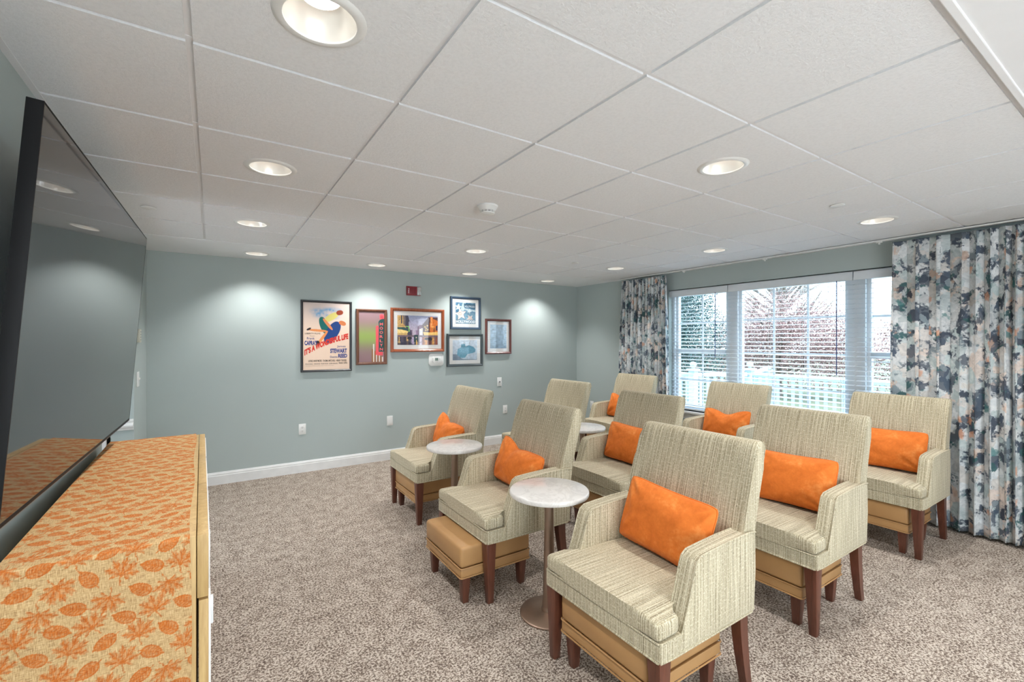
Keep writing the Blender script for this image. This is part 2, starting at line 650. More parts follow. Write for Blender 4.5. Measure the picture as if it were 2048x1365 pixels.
def baseboard_profile():
    return [(0, 0), (0.016, 0), (0.016, 0.088), (0.013, 0.094), (0.013, 0.106), (0.009, 0.112), (0.006, 0.122), (0, 0.124)]


def baseboard(name, x0, y0, x1, y1, nx, ny):
    """runs from (x0,y0) to (x1,y1); (nx,ny) points into the room"""
    mb = MB()
    prof = baseboard_profile()
    a = [mb.bm.verts.new((x0 + nx * p, y0 + ny * p, z)) for p, z in prof]
    b = [mb.bm.verts.new((x1 + nx * p, y1 + ny * p, z)) for p, z in prof]
    for i in range(len(prof) - 1):
        mb.bm.faces.new([a[i], a[i + 1], b[i + 1], b[i]])
    mb.bm.faces.new(a); mb.bm.faces.new(b[::-1])
    mb.bm.faces.new([a[0], b[0], b[-1], a[-1]])
    return struct(mb.build(name, M['white'], smooth=25))


baseboard('baseboard_far', XL, YF, XR, YF, 0, -1)
baseboard('baseboard_right', XR, YB, XR, YF, -1, 0)
baseboard('baseboard_left', XL, YB, XL, 3.40, 1, 0)
baseboard('baseboard_return', XL, 4.65, XL, YF, 1, 0)
baseboard('baseboard_hall', -0.66, 4.65, XL, 4.65, 0, -1)

# chair rail and white door casing on the hall wall
mb = MB()
rail = [(0, 0.745), (0.012, 0.748), (0.016, 0.762), (0.030, 0.772), (0.034, 0.785), (0.026, 0.795), (0.018, 0.806),
        (0.024, 0.816), (0.024, 0.826), (0, 0.832)]
mb.prism([(4.65 - p, z) for p, z in rail], -0.683, XL - 0.002, axis='X')
struct(mb.build('trim_1', M['white'], smooth=25))
mb = MB()
mb.box(-0.775, -0.683, 4.632, 4.662, 0, 2.06, 0.003)
mb.box(-1.62, -1.53, 4.632, 4.662, 0, 2.06, 0.003)
mb.box(-1.62, -0.683, 4.632, 4.662, 2.06, 2.15, 0.003)
struct(mb.build('trim_2', M['white']))
mb = MB()
mb.box(-1.53, -0.775, 4.67, 4.71, 0.01, 2.06, 0.002)
d = struct(mb.build('door_1', M['white']))
MB().lathe([(0, -0.065), (0.02, -0.06), (0.027, -0.045), (0.02, -0.03), (0.01, -0.02), (0.01, 0.0)], c=(-1.46, 4.67, 0.95), axis='Y').build('door_knob', M['silver'], d)

# ------------------------------------------------------------------ ceiling: sunk grid, raised tile faces, round lamp holes
TX0, TY0, TS = -0.056, 1.590, 0.61
LAMPS = [(0.24, 1.29), (0.24, 2.53), (0.24, 3.79), (0.36, 5.08), (1.54, 5.10), (2.72, 5.11), (3.97, 5.11),
         (2.09, 1.295), (3.93, 1.27), (3.945, 2.53), (3.95, 3.79), (2.087, 3.79),
         (0.24, 0.03), (2.09, 0.03), (3.93, 0.03), (0.24, -1.2), (2.09, -1.2), (3.93, -1.2)]
LR = 0.098


def holes_in(x0, x1, y0, y1):
    return [(lx, ly) for lx, ly in LAMPS if x0 - 1e-6 < lx < x1 + 1e-6 and y0 < ly < y1]


def face_with_hole(mb, x0, x1, y0, y1, z, mi=0):
    hs = holes_in(x0, x1, y0, y1)
    if not hs:
        mb.quad([(x0, y0, z), (x0, y1, z), (x1, y1, z), (x1, y0, z)], mi)
        return
    cx, cy = hs[0]
    angs = [2 * PI * k / 40 for k in range(40)]
    for X, Y in ((x0, y0), (x1, y0), (x1, y1), (x0, y1)):
        a = math.atan2(Y - cy, X - cx) % (2 * PI)
        angs = [q for q in angs if abs(q - a) > 0.02] + [a]
    angs.sort()
    inn, out = [], []
    for a in angs:
        ca, sa = math.cos(a), math.sin(a)
        t = min(((x1 - cx) / ca) if ca > 1e-9 else 1e9, ((x0 - cx) / ca) if ca < -1e-9 else 1e9,
                ((y1 - cy) / sa) if sa > 1e-9 else 1e9, ((y0 - cy) / sa) if sa < -1e-9 else 1e9)
        inn.append(mb.bm.verts.new((cx + LR * ca, cy + LR * sa, z)))
        out.append(mb.bm.verts.new((cx + t * ca, cy + t * sa, z)))
    n = len(angs)
    for i in range(n):
        j = (i + 1) % n
        f = mb.bm.faces.new([inn[i], inn[j], out[j], out[i]])
        f.material_index = mi


GAP, DEP = 0.009, 0.009      # half groove width, groove depth
tiles = MB()
tees = MB()
ys = [0.37 + TS * k for k in range(8)]      # 0.37 .. 4.64
xs = [XL + 0.02 - GAP] + [TX0 + TS * k for k in range(8)] + [XR - 0.02 + GAP]
for i in range(len(xs) - 1):
    for j in range(len(ys) - 1):
        x0, x1, y0, y1 = xs[i] + GAP, xs[i + 1] - GAP, ys[j] + GAP, ys[j + 1] - GAP
        face_with_hole(tiles, x0, x1, y0, y1, H)
        for (ax, ay, bx, by) in ((x0, y0, x1, y0), (x1, y0, x1, y1), (x1, y1, x0, y1), (x0, y1, x0, y0)):
            tiles.quad([(ax, ay, H), (bx, by, H), (bx, by, H + 0.014), (ax, ay, H + 0.014)])
# grid members at the top of the grooves
for x in xs[1:-1]:
    tees.box(x - 0.012, x + 0.012, 0.36, 4.65, H + DEP, H + 0.016)
for y in ys:
    tees.box(XL, XR, y - 0.012, y + 0.012, H + DEP - 0.0015, H + 0.016)
ceiling_o = struct(tiles.build('ceiling', M['tile'], smooth=0))
g_ = tees.build('ceiling_grid', M['tee'], ceiling_o, smooth=0)
# plain plaster borders (towards the poster wall, and over and behind the camera)
b = MB()
cuts = [XL, 0.95, 2.13, 3.35, XR]
for x0, x1 in zip(cuts[:-1], cuts[1:]):
    face_with_hole(b, x0, x1, 4.652, YF, H)
b.quad([(XL, 4.652, H), (XR, 4.652, H), (XR, 4.652, H + 0.02), (XL, 4.652, H + 0.02)])
cuts = [XL, 1.1, 3.0, XR]
yc = [YB, -0.6, 0.352]
for y0, y1 in zip(yc[:-1], yc[1:]):
    for x0, x1 in zip(cuts[:-1], cuts[1:]):
        face_with_hole(b, x0, x1, y0, y1, H - 0.006)
b.box(XL, XR, 0.340, 0.362, H - 0.010, H + 0.004, 0.003)
b.box(-2.2, XL - 0.12, 1.9, 5.4, H - 0.003, H + 0.05)
struct(b.build('ceiling_border', M['ceil'], smooth=0))
struct(MB().box(-2.25, 5.02, YB - 0.12, 22.0, H + 0.3, 6.0).build('roof_sun_block', M['ceil'], smooth=0))  # roof, made taller and longer than the room as an added sun block
# wall angle running along the tile field
mb = MB()
mb.box(XL, XL + 0.022, 0.36, 4.65, H - 0.002, H + 0.002)
mb.box(XR - 0.022, XR, 0.36, 4.65, H - 0.002, H + 0.002)
struct(mb.build('trim_3', M['tee'], smooth=0))

# ------------------------------------------------------------------ recessed downlights
def make_downlight():
    r = empty('recessed_downlight', (0, 0, H))
    MB().lathe([(0.092, 0.002), (0.092, -0.006), (0.098, -0.008), (0.112, -0.005), (0.118, 0.0)], n=48).build('trim_ring', M['plate'], r, 40)
    MB().lathe([(0.092, 0.0), (0.088, 0.014), (0.079, 0.034), (0.067, 0.050), (0.054, 0.060), (0.048, 0.062)], n=48).build('reflector', M['reflector'], r, 60)
    MB().lathe([(0.0, 0.060), (0.03, 0.062), (0.046, 0.068), (0.048, 0.060), (0.052, 0.061), (0.053, 0.10), (0.0, 0.11)], n=32).build('lamp_lens', M['lamp'], r, 60)
    MB().lathe([(0.0985, 0.0), (0.0985, 0.15), (0.0, 0.151)], n=32).build('housing', M['tee'], r, 60)
    L = bpy.data.lights.new('lamp_light', 'SPOT')
    L.spot_size = math.radians(112); L.spot_blend = 0.75
    L.shadow_soft_size = 0.022
    L.energy = LAMP_W
    L.color = (1.0, 0.995, 0.985)
    lo = bpy.data.objects.new('lamp_light', L)
    C.objects.link(lo); lo.parent = r; lo.location = (0, 0, 0.036)
    return r


dl_labels = [
    'large recessed ceiling downlight nearest the camera, top left, lamp visible inside',
    'recessed ceiling downlight above the television, second of the left line',
    'recessed ceiling downlight, third of the left line, before the plain border',
    'recessed downlight in plain ceiling border above the left bright patch of wall',
    'recessed downlight in plain ceiling border above the movie poster',
    'recessed downlight in plain ceiling border right of the red fire strobe',
    'recessed downlight in plain ceiling border nearest the room corner',
    'large recessed ceiling downlight with small round emblem, right half of the ceiling',
    'recessed ceiling downlight nearest the right curtain',
    'recessed ceiling downlight in front of the middle of the window',
    'recessed ceiling downlight with green indicator, nearest the left curtain',
    'recessed ceiling downlight on the tile just beyond the smoke detector',
]
dl = make_downlight()
for i, (x, y) in enumerate(LAMPS):
    o = dl if i == 0 else copy_tree(dl)
    o.location = (x, y, H if y > 0.37 else H - 0.006)
    lab = dl_labels[i] if i < len(dl_labels) else 'recessed downlight in the plain ceiling behind the camera'
    tag(o, lab, 'ceiling light', 'recessed ceiling downlights')

# ceiling fittings
def disc_cover(x, y, lab):
    o = MB().lathe([(0, -0.010), (0.036, -0.009), (0.040, -0.006), (0.040, -0.003), (0.034, -0.003), (0.034, 0.001), (0, 0.001)], n=40).build('sprinkler_cover', M['plate'], None, 40, (x, y, H))
    tag(o, lab, 'sprinkler', 'flat sprinkler covers on the ceiling')


disc_cover(-0.361 + 0.02, 3.70, 'flat round sprinkler cover just right of the television top')
disc_cover(3.28, 1.263, 'flat round sprinkler cover beside the downlight nearest the right curtain')
disc_cover(3.31, 3.776, 'small flat sprinkler cover far back, towards the left curtain')

sd = empty('smoke_detector', (1.453, 2.49, H), 0, 'white round smoke detector with dark vent slots on ceiling', 'smoke detector')
MB().lathe([(0.066, 0.001), (0.066, -0.010), (0.060, -0.016), (0.050, -0.030), (0.046, -0.034), (0.0, -0.034)], n=48).build('mounting_base', M['plate'], sd, 40)
MB().lathe([(0.043, -0.034), (0.043, -0.044)], n=48).build('vent_slots', M['dark'], sd, 40)
mb = MB()
mb.lathe([(0.0465, -0.0375), (0.0465, -0.0405), (0.040, -0.0405), (0.040, -0.0375), (0.0465, -0.0375)], n=48)
mb.lathe([(0.046, -0.044), (0.044, -0.050), (0.032, -0.056), (0.0, -0.058)], n=48)
for k in range(12):
    a = 2 * PI * k / 12
    mb.box(0.0425 * math.cos(a) - 0.002, 0.0425 * math.cos(a) + 0.002, 0.0425 * math.sin(a) - 0.002, 0.0425 * math.sin(a) + 0.002, -0.045, -0.033)
mb.build('cap', M['plate'], sd, 40)

# ------------------------------------------------------------------ windows, sill, blinds
FX = XR + 0.12     # frame plane
SECT = [('window_1', 3.68, 2.975, 'hung'), ('window_2', 2.855, 1.80, 'picture'), ('window_3', 1.665, 0.98, 'hung')]
mb = MB()
for y0, y1 in ((3.68, WY1), (2.855, 2.975), (1.665, 1.80), (WY0, 0.98)):
    mb.box(FX - 0.05, FX + 0.06, y0, y1, WZ0, WZ1, 0.003)
mb.box(FX - 0.05, FX + 0.06, WY0, WY1, WZ1 - 0.045, WZ1, 0.003)
mb.box(FX - 0.05, FX + 0.06, WY0, WY1, WZ0, WZ0 + 0.03, 0.003)
struct(mb.build('trim_4', M['vinyl']))
for nm, ya, yb, kind in SECT:
    yb, ya = min(ya, yb), max(ya, yb)
    z0, z1 = WZ0 + 0.03, WZ1 - 0.045
    mb = MB()
    t = 0.034
    mb.box(FX - 0.02, FX + 0.03, yb, yb + t, z0, z1, 0.002)
    mb.box(FX - 0.02, FX + 0.03, ya - t, ya, z0, z1, 0.002)
    mb.box(FX - 0.02, FX + 0.03, yb + t, ya - t, z0, z0 + t, 0.002)
    mb.box(FX - 0.02, FX + 0.03, yb + t, ya - t, z1 - t, z1, 0.002)
    if kind == 'hung':
        mb.box(FX - 0.03, FX + 0.03, yb + t, ya - t, 1.29, 1.345, 0.003)
    wo_ = struct(mb.build(nm, M['vinyl']))
    mb = MB()
    if kind == 'hung':
        ym = (ya + yb) / 2
        mb.box(FX + 0.008, FX + 0.016, ym - 0.009, ym + 0.009, z0 + t, z1 - t)
        mb.box(FX + 0.0085, FX + 0.0155, yb + t, ya - t, 1.66, 1.68)
        mb.box(FX + 0.0085, FX + 0.0155, yb + t, ya - t, 0.96, 0.98)
    else:
        for q in (1, 2):
            ym = yb + t + (ya - yb - 2 * t) * q / 3
            mb.box(FX + 0.008, FX + 0.016, ym - 0.011, ym + 0.011, z0 + t, z1 - t)
        for z in (1.68, 1.315, 0.96):
            mb.box(FX + 0.0085, FX + 0.0155, yb + t, ya - t, z - 0.01, z + 0.01)
    mb.build('muntins', M['vinyl'], wo_, 0)
    MB().box(FX + 0.018, FX + 0.022, yb + t * 0.8, ya - t * 0.8, z0 + t * 0.8, z1 - t * 0.8).build('pane', M['glass'], wo_, 0)
mb = MB()
mb.box(XR - 0.045, FX - 0.05, WY0 - 0.05, WY1 + 0.05, WZ0 - 0.028, WZ0, 0.006)
mb.box(XR - 0.018, XR, WY0 - 0.02, WY1 + 0.02, WZ0 - 0.095, WZ0 - 0.028, 0.004)
struct(mb.build('window_sill', M['white']))

bl_lab = ['white slatted window blind beside the left curtain, with short dark wand',
          'widest white slatted window blind, in the middle of the window',
          'white slatted window blind against the right curtain']
SL_X = XR + 0.035
for k, (ya, yb, wand, wl) in enumerate(((3.695, 2.925, 3.065, 1.28), (2.915, 1.735, 1.855, 1.13), (1.725, 0.955, None, 0))):
    bl = empty('window_blind', (SL_X, (ya + yb) / 2, WZ0), 0, bl_lab[k], 'window blind', 'white slatted window blinds')
    yc_ = (ya + yb) / 2
    hw = (ya - yb) / 2
    mb = MB()
    mb.prism([(-0.048, 1.395), (-0.034, 1.395), (-0.034, 1.462), (-0.048, 1.468), (-0.052, 1.455), (-0.052, 1.408)], -hw, hw, 'Y')
    mb.build('valance', M['slat'], bl, 20)
    MB().box(-0.028, 0.028, -hw + 0.006, hw - 0.006, 1.425, 1.475).build('headrail', M['vinyl'], bl, 0)
    mb = MB()
    n = 31
    pitch = (1.395 - 0.05) / n
    tilt = math.radians(9)
    for i in range(n):
        z = 0.055 + pitch * i
        c0, s0 = math.cos(tilt) * 0.025, math.sin(tilt) * 0.025
        nx_, nz_ = -math.sin(tilt) * 0.0014, math.cos(tilt) * 0.0014
        jit = random.uniform(-0.001, 0.001)
        P = [(-c0, -s0), (c0, s0)]
        a_, b_ = P
        pr = [(a_[0] - nx_, z + a_[1] - nz_ + jit), (b_[0] - nx_, z + b_[1] - nz_ + jit),
              (b_[0] + nx_, z + b_[1] + nz_ + jit), (a_[0] + nx_, z + a_[1] + nz_ + jit)]
        mb.prism(pr, -hw + 0.004, hw - 0.004, 'Y')
    mb.build('slats', M['slat'], bl, 0)
    MB().box(-0.025, 0.025, -hw + 0.004, hw - 0.004, 0.012, 0.030, 0.004).build('bottom_rail', M['slat'], bl)
    mb = MB()
    ncord = 2 if k != 1 else 4
    for q in range(ncord):
        yq = -hw + 0.10 + (2 * hw - 0.20) * q / (ncord - 1)
        for xx in (-0.027, 0.027):
            mb.box(xx - 0.0008, xx + 0.0008, yq - 0.0012, yq + 0.0012, 0.02, 1.43)
    mb.build('ladder_cords', M['cord'], bl, 0)
    if wand:
        MB().tube([(-0.06, wand - yc_, 1.40), (-0.062, wand - yc_, wl - WZ0 - 0.02 if k == 0 else wl - WZ0 + 0.0)], 0.0042, 8).build('wand', M['wand'], bl, 40)
    else:
        MB().tube([(-0.058, hw - 0.12, 1.40), (-0.058, hw - 0.12, 0.5)], 0.0018, 6).build('lift_cord', M['cord'], bl, 40)

# ------------------------------------------------------------------ curtains and their track
tr = empty('curtain_track', (4.69, 2.3, H), 0, 'slim white curtain track on the ceiling along the window wall', 'curtain track')
MB().box(-0.014, 0.014, -4.4, 2.12, -0.018, -0.0065, 0.002).build('rail', M['white'], tr)
for q in (3.40, 2.45, 1.50):
    mb = MB()
    mb.box(-0.006, 0.006, -0.022, 0.022, -0.030, -0.018, 0.002)
    mb.lathe([(0, -0.006), (0.007, -0.006), (0.007, 0.006), (0, 0.006)], c=(0, 0, -0.036), n=12, axis='X')
    mb.build('carrier', M['plate'], tr, 30, (0, q - 2.3, 0))


def curtain(name, y_a, y_b, folds, label, seed, flare=0.0, flat_first=0.0, xc=4.70):
    """cloth from y_a (left in the photo) to y_b, pleats of differing width"""
    r = random.Random(seed)
    edges = [0.0]
    for i in range(folds):
        wdt = r.uniform(0.7, 1.3) * (1.0 + flat_first * math.exp(-i / 2.2))
        edges.append(edges[-1] + wdt)
    tot = edges[-1]
    edges = [e / tot for e in edges]
    amps = [r.uniform(0.036, 0.052) for _ in range(folds + 1)]
    sub = 12
    NZ = 60
    z_top, z_bot = 2.262, 0.022
    cols = []
    for i in range(folds):
        for k in range(sub):
            t = k / sub
            u = edges[i] + (edges[i + 1] - edges[i]) * t
            cols.append((u, t, i))
    cols.append((1.0, 0.0, folds))
    nc = len(cols)
    co = np.zeros(((NZ + 1) * nc, 3))
    lean = [r.uniform(-0.5, 0.5) for _ in range(folds + 1)]
    arc = np.zeros(nc)
    for iz in range(NZ + 1):
        fz = iz / NZ
        z = z_top + (z_bot - z_top) * fz
        for ic, (u, t, i) in enumerate(cols):
            a = amps[min(i, folds)] * (0.55 + 0.45 * min(1, fz * 3)) * (1 + 0.12 * math.sin(fz * 5 + i))
            ph = 2 * PI * t
            x = xc + a * -math.cos(ph)
            # omega shaped pleats
            y = y_a + (y_b - y_a) * u + 0.32 * abs(y_b - y_a) * (edges[min(i + 1, folds)] - edges[min(i, folds - 1)]) * math.sin(2 * ph) * 0.5 * (1 + 0.3 * math.sin(4 * fz + i))
            y += 0.006 * lean[min(i, folds)] * math.sin(fz * 3.0 + i * 1.7)
            x += 0.004 * math.sin(fz * 9 + i * 2.1)
            y += (0.5 - u) * flare * fz * (1 if y_a > y_b else -1)
            co[iz * nc + ic] = (min(x, 4.765), y, z)
    for ic in range(1, nc):
        arc[ic] = arc[ic - 1] + np.linalg.norm(co[ic + 30 * nc] - co[ic - 1 + 30 * nc])
    faces = []
    for iz in range(NZ):
        for ic in range(nc - 1):
            a0 = iz * nc + ic
            faces.append((a0, a0 + 1, a0 + nc + 1, a0 + nc))
    me = bpy.data.meshes.new(name)
    me.from_pydata([tuple(p) for p in co], [], faces)
    uvl = me.uv_layers.new(name='UVMap')
    zz = co[:, 2]
    for lp in me.loops:
        v = lp.vertex_index
        uvl.data[lp.index].uv = (arc[v % nc] + seed, zz[v])
    o = mesh_obj(name, me, M['curtain'], None, 80)
    sm = o.modifiers.new('thickness', 'SOLIDIFY'); sm.thickness = 0.003
    tag(o, label, 'curtain', 'floral curtains at the window')
    return o


curtain('curtain', 4.38, 3.66, 15, 'narrow pleated teal and peach floral curtain near the room corner', 3, 0.10, 0.0)
curtain('curtain', 1.40, -0.10, 20, 'wide floor-length teal and peach floral curtain at right edge', 11, 0.02, 1.6)

# ------------------------------------------------------------------ armchairs
def shade(o):
    return o


def make_chair():
    r = empty('armchair', (0, 0, 0))
    W = 0.32
    # upholstered base
    mb = MB()
    mb.prism([(0.0, 0.335), (0.0, 0.398), (0.006, 0.404), (0.56, 0.404), (0.60, 0.335)], -W, W, 'Y', 0.006, 2)
    mb.build('seat_base', M['fabric'], r)
    # welt cords of the base
    mb = MB()
    mb.tube([(0.57, -W - 0.001, 0.336), (0.06, -W - 0.001, 0.336), (0.006, -W + 0.004, 0.336), (-0.001, -W + 0.012, 0.336), (-0.001, W - 0.012, 0.336),
             (0.006, W - 0.004, 0.336), (0.06, W + 0.001, 0.336), (0.57, W + 0.001, 0.336)], 0.0045, 6)
    mb.tube([(0.11, -W - 0.001, 0.403), (0.01, -W, 0.403), (-0.003, -W + 0.010, 0.403), (-0.003, W - 0.010, 0.403), (0.01, W, 0.403), (0.11, W + 0.001, 0.403)], 0.0035, 6)
    mb.build('welt', M['fabric'], r, 60)
    # T-shaped cushion
    mb = MB()
    bm = mb.bm
    out = [(-0.006, -0.316), (-0.006, -0.16), (-0.008, 0.0), (-0.006, 0.16), (-0.006, 0.316), (0.112, 0.316), (0.118, 0.247), (0.50, 0.243), (0.50, -0.243), (0.118, -0.247), (0.112, -0.316)]
    mb.prism(out, 0.404, 0.472, 'Z', 0.019, 4)
    bmesh.ops.subdivide_edges(bm, edges=[e for e in bm.edges if e.calc_length() > 0.1], cuts=5, use_grid_fill=True)
    bmesh.ops.triangulate(bm, faces=[f for f in bm.faces if len(f.verts) > 4])
    for v in bm.verts:
        if v.co.z > 0.455:
            v.co.z += 0.020 * max(0, 1 - (v.co.y / 0.31) ** 2) * max(0, 1 - ((v.co.x - 0.22) / 0.30) ** 2)
    mb.build('seat_cushion', M['fabric'], r, 45)
    # backrest: leaning slab with rounded top
    mb = MB()
    front = [(0.455, 0.42), (0.492, 0.52), (0.520, 0.62), (0.552, 0.74), (0.588, 0.86), (0.618, 0.95), (0.634, 0.992)]
    top = [(0.645, 1.010), (0.662, 1.020), (0.690, 1.018), (0.708, 1.006)]
    rear = [(0.708, 0.980), (0.686, 0.90), (0.655, 0.80), (0.628, 0.70), (0.610, 0.60), (0.602, 0.50), (0.598, 0.40), (0.590, 0.335), (0.50, 0.335), (0.455, 0.36)]
    prof = front + top + rear
    mb.prism(prof, -0.308, 0.308, 'Y', 0.022, 4, cap_only=True)
    mb.build('backrest', M['fabric'], r, 50)
    # piping along both rear edges of the backrest
    for s in (-1, 1):
        mb = MB()
        pts = [(x + 0.0, s * 0.300, z) for x, z in [(0.700, 1.012)] + [(q[0] + 0.001, q[1]) for q in rear[:8]]]
        mb.tube(pts, 0.004, 6)
        mb.build('back_piping', M['fabric'], r, 60)
    # arms
    for s in (-1, 1):
        mb = MB()
        pr = [(0.100, 0.340), (0.112, 0.395), (0.128, 0.425), (0.165, 0.52), (0.196, 0.612), (0.208, 0.636), (0.232, 0.650),
              (0.30, 0.655), (0.42, 0.660), (0.555, 0.662), (0.60, 0.655), (0.596, 0.50), (0.592, 0.340)]
        y0, y1 = (0.248, 0.322) if s > 0 else (-0.322, -0.248)
        mb.prism(pr, y0, y1, 'Y', 0.010, 3, cap_only=True)
        arm = mb.build('arm', M['fabric'], r, 40)
        mb = MB()
        ye = s * 0.3195
        mb.tube([(p[0] - 0.0005, ye, p[1] + 0.0005) for p in pr[:11]], 0.0038, 6)
        yi = s * 0.2510
        mb.tube([(p[0] - 0.0005, yi, p[1] + 0.0005) for p in pr[2:10]], 0.0038, 6)
        mb.build('arm_piping', M['fabric'], arm, 60)
    # legs
    for s in (-1, 1):
        MB().taper(0.018 + 0.012, s * 0.293, 0.034, 0.0, 0.030, s * 0.288, 0.060, 0.338, sy0=0.034, sy1=0.058).build('leg', M['leg'], r)
        mb = MB()
        ring = []
        for k in range(7):
            f = k / 6
            z = 0.338 * (1 - f)
            cx = 0.535 + 0.055 * f ** 1.6
            sz = 0.055 - 0.020 * f
            ring.append((cx, z, sz))
        vs = []
        for cx, z, sz in ring:
            vs.append([mb.bm.verts.new((cx + dx * sz / 2, s * 0.285 + dy * (0.045 - 0.012 * (1 - z / 0.338)) / 2, z)) for dx, dy in ((-1, -1), (1, -1), (1, 1), (-1, 1))])
        for A, B in zip(vs[:-1], vs[1:]):
            for i in range(4):
                j = (i + 1) % 4
                mb.bm.faces.new([A[i], A[j], B[j], B[i]])
        mb.bm.faces.new(vs[0]); mb.bm.faces.new(vs[-1][::-1])
        mb.build('leg', M['leg'], r, 25)
    return r


def make_ottoman():
    r = empty('ottoman', (0, 0, 0))
    w, dth = 0.2425, 0.46
    mb = MB()
    mb.box(0.0, dth, -w, w, 0.205, 0.322, 0.018, 4)
    for v in mb.bm.verts:
        if v.co.x < 0.03:
            v.co.x -= 0.008 * max(0, 1 - (v.co.y / w) ** 4) * (1 if 0.22 < v.co.z < 0.31 else 0.4)
    mb.build('cushion', M['leather'], r, 40)
    mb = MB()
    mb.box(0.002, dth - 0.002, -w + 0.002, w - 0.002, 0.152, 0.202, 0.008, 3)
    base = mb.build('skirt', M['leather'], r, 40)
    mb = MB()
    for z in (0.153, 0.204):
        a = 0.012
        pts = []
        for cx, cy, st in ((a, -w + a, PI), (dth - a, -w + a, 1.5 * PI), (dth - a, w - a, 0), (a, w - a, 0.5 * PI)):
            for k in range(4):
                th = st + k / 3 * PI / 2
                pts.append((cx + (a + 0.001) * math.cos(th), cy + (a + 0.001) * math.sin(th), z))
        mb.tube(pts, 0.0035, 6, closed=True)
    mb.build('piping', M['leather'], base, 60)
    for sx in (0, 1):
        for s in (-1, 1):
            cx = 0.042 if sx == 0 else dth - 0.042
            MB().taper(cx, s * (w - 0.042), 0.034, 0.0, cx, s * (w - 0.040), 0.052, 0.156).build('leg', M['leg'], r)
    return r


def make_pillow_mesh(name, seed, chop, notch=False, W=0.482, Hh=0.30, T=0.135):
    """lumbar pillow in its own plane: x across (local Y of chair), y up, z thickness"""
    r = random.Random(seed)
    nu, nv = 46, 30
    bm = bmesh.new()
    uvl = bm.loops.layers.uv.new('UVMap')
    grid = {}
    offs = Vector((seed * 3.7, seed * 1.9, 0))
    for side in (1, -1):
        for i in range(nu + 1):
            for j in range(nv + 1):
                edge = i in (0, nu) or j in (0, nv)
                if side == -1 and edge:
                    grid[(side, i, j)] = grid[(1, i, j)]
                    continue
                u, v = -1 + 2 * i / nu, -1 + 2 * j / nv
                uu, vv = math.sin(u * PI / 2 * 0.96) / math.sin(PI / 2 * 0.96), math.sin(v * PI / 2 * 0.94) / math.sin(PI / 2 * 0.94)
                x = uu * W / 2 * (1 - 0.045 * (1 - vv * vv))
                y = vv * Hh / 2 * (1 - 0.075 * (1 - uu * uu))
                cr_ = 0.055 * (uu * uu * vv * vv) ** 3
                x *= 1 - cr_; y *= 1 - 1.5 * cr_
                t = T / 2 * (max(0, 1 - abs(uu) ** 3.0) ** 0.55) * (max(0, 1 - abs(vv) ** 2.6) ** 0.55)
                if chop:
                    dv = (math.exp(-((uu + 0.30) / 0.30) ** 2) * 0.55 + 0.75 / (1 + math.exp(-(uu + 0.25) * 14))) * max(0, vv + 0.1) if not notch else math.exp(-((uu - 0.02) / 0.42) ** 2) * max(0, vv + 0.1)
                    y -= chop * dv
                    t *= 1 - 0.40 * max(0, vv) * math.exp(-((uu + (0 if notch else 0.30)) / 0.16) ** 2)
                q = Vector((x * 7, y * 9, side * 2.0)) + offs
                t += t / (T / 2) * 0.010 * (mnoise.noise(q) + 0.5 * mnoise.noise(q * 2.3))
                # creases fanning from corners
                for cxs in (-1, 1):
                    for cys in (-1, 1):
                        dx, dy = uu - cxs, vv - cys
                        rad = math.hypot(dx, dy * 0.6)
                        if rad < 0.8:
                            an = math.atan2(dy * 0.6, dx)
                            t *= 1 + 0.24 * math.sin(an * 11 + seed + cxs * 2 + cys) * (1 - rad / 0.8) * min(1, rad * 4)
                grid[(side, i, j)] = bm.verts.new((x, y, side * t if not edge else 0.0))
        for i in range(nu):
            for j in range(nv):
                q = [grid[(side, i, j)], grid[(side, i + 1, j)], grid[(side, i + 1, j + 1)], grid[(side, i, j + 1)]]
                if len(set(q)) < 4: continue
                bm.faces.new(q if side > 0 else q[::-1])
    outline = [grid[(1, i, 0)].co.copy() for i in range(nu)] + [grid[(1, nu, j)].co.copy() for j in range(nv)] + \
              [grid[(1, nu - i, nv)].co.copy() for i in range(nu)] + [grid[(1, 0, nv - j)].co.copy() for j in range(nv)]
    me = bpy.data.meshes.new(name)
    bm.to_mesh(me); bm.free()
    return me, outline


def make_pillow(seed, chop):
    me, outline = make_pillow_mesh('lumbar_pillow', seed, chop, seed == 7)
    o = mesh_obj('lumbar_pillow', me, M['velvet'], None, 180)
    mb = MB()
    mb.tube(outline, 0.0042, 6, closed=True)
    mb.build('piping', M['velvet'], o, 60)
    return o


def put_pillow(o, cx, cy, cz, lean=18, roll=0, turn=0):
    # local x -> world -Y .. so that local z (thickness) faces the room front (-X)
    base = Matrix(((0, 0, -1, 0), (-1, 0, 0, 0), (0, 1, 0, 0), (0, 0, 0, 1)))
    mtx = Matrix.Translation((cx, cy, cz)) @ Matrix.Rotation(math.radians(turn), 4, 'Z') @ Matrix.Rotation(math.radians(lean), 4, 'Y') @ Matrix.Rotation(math.radians(roll), 4, 'X') @ base
    o.matrix_world = mtx


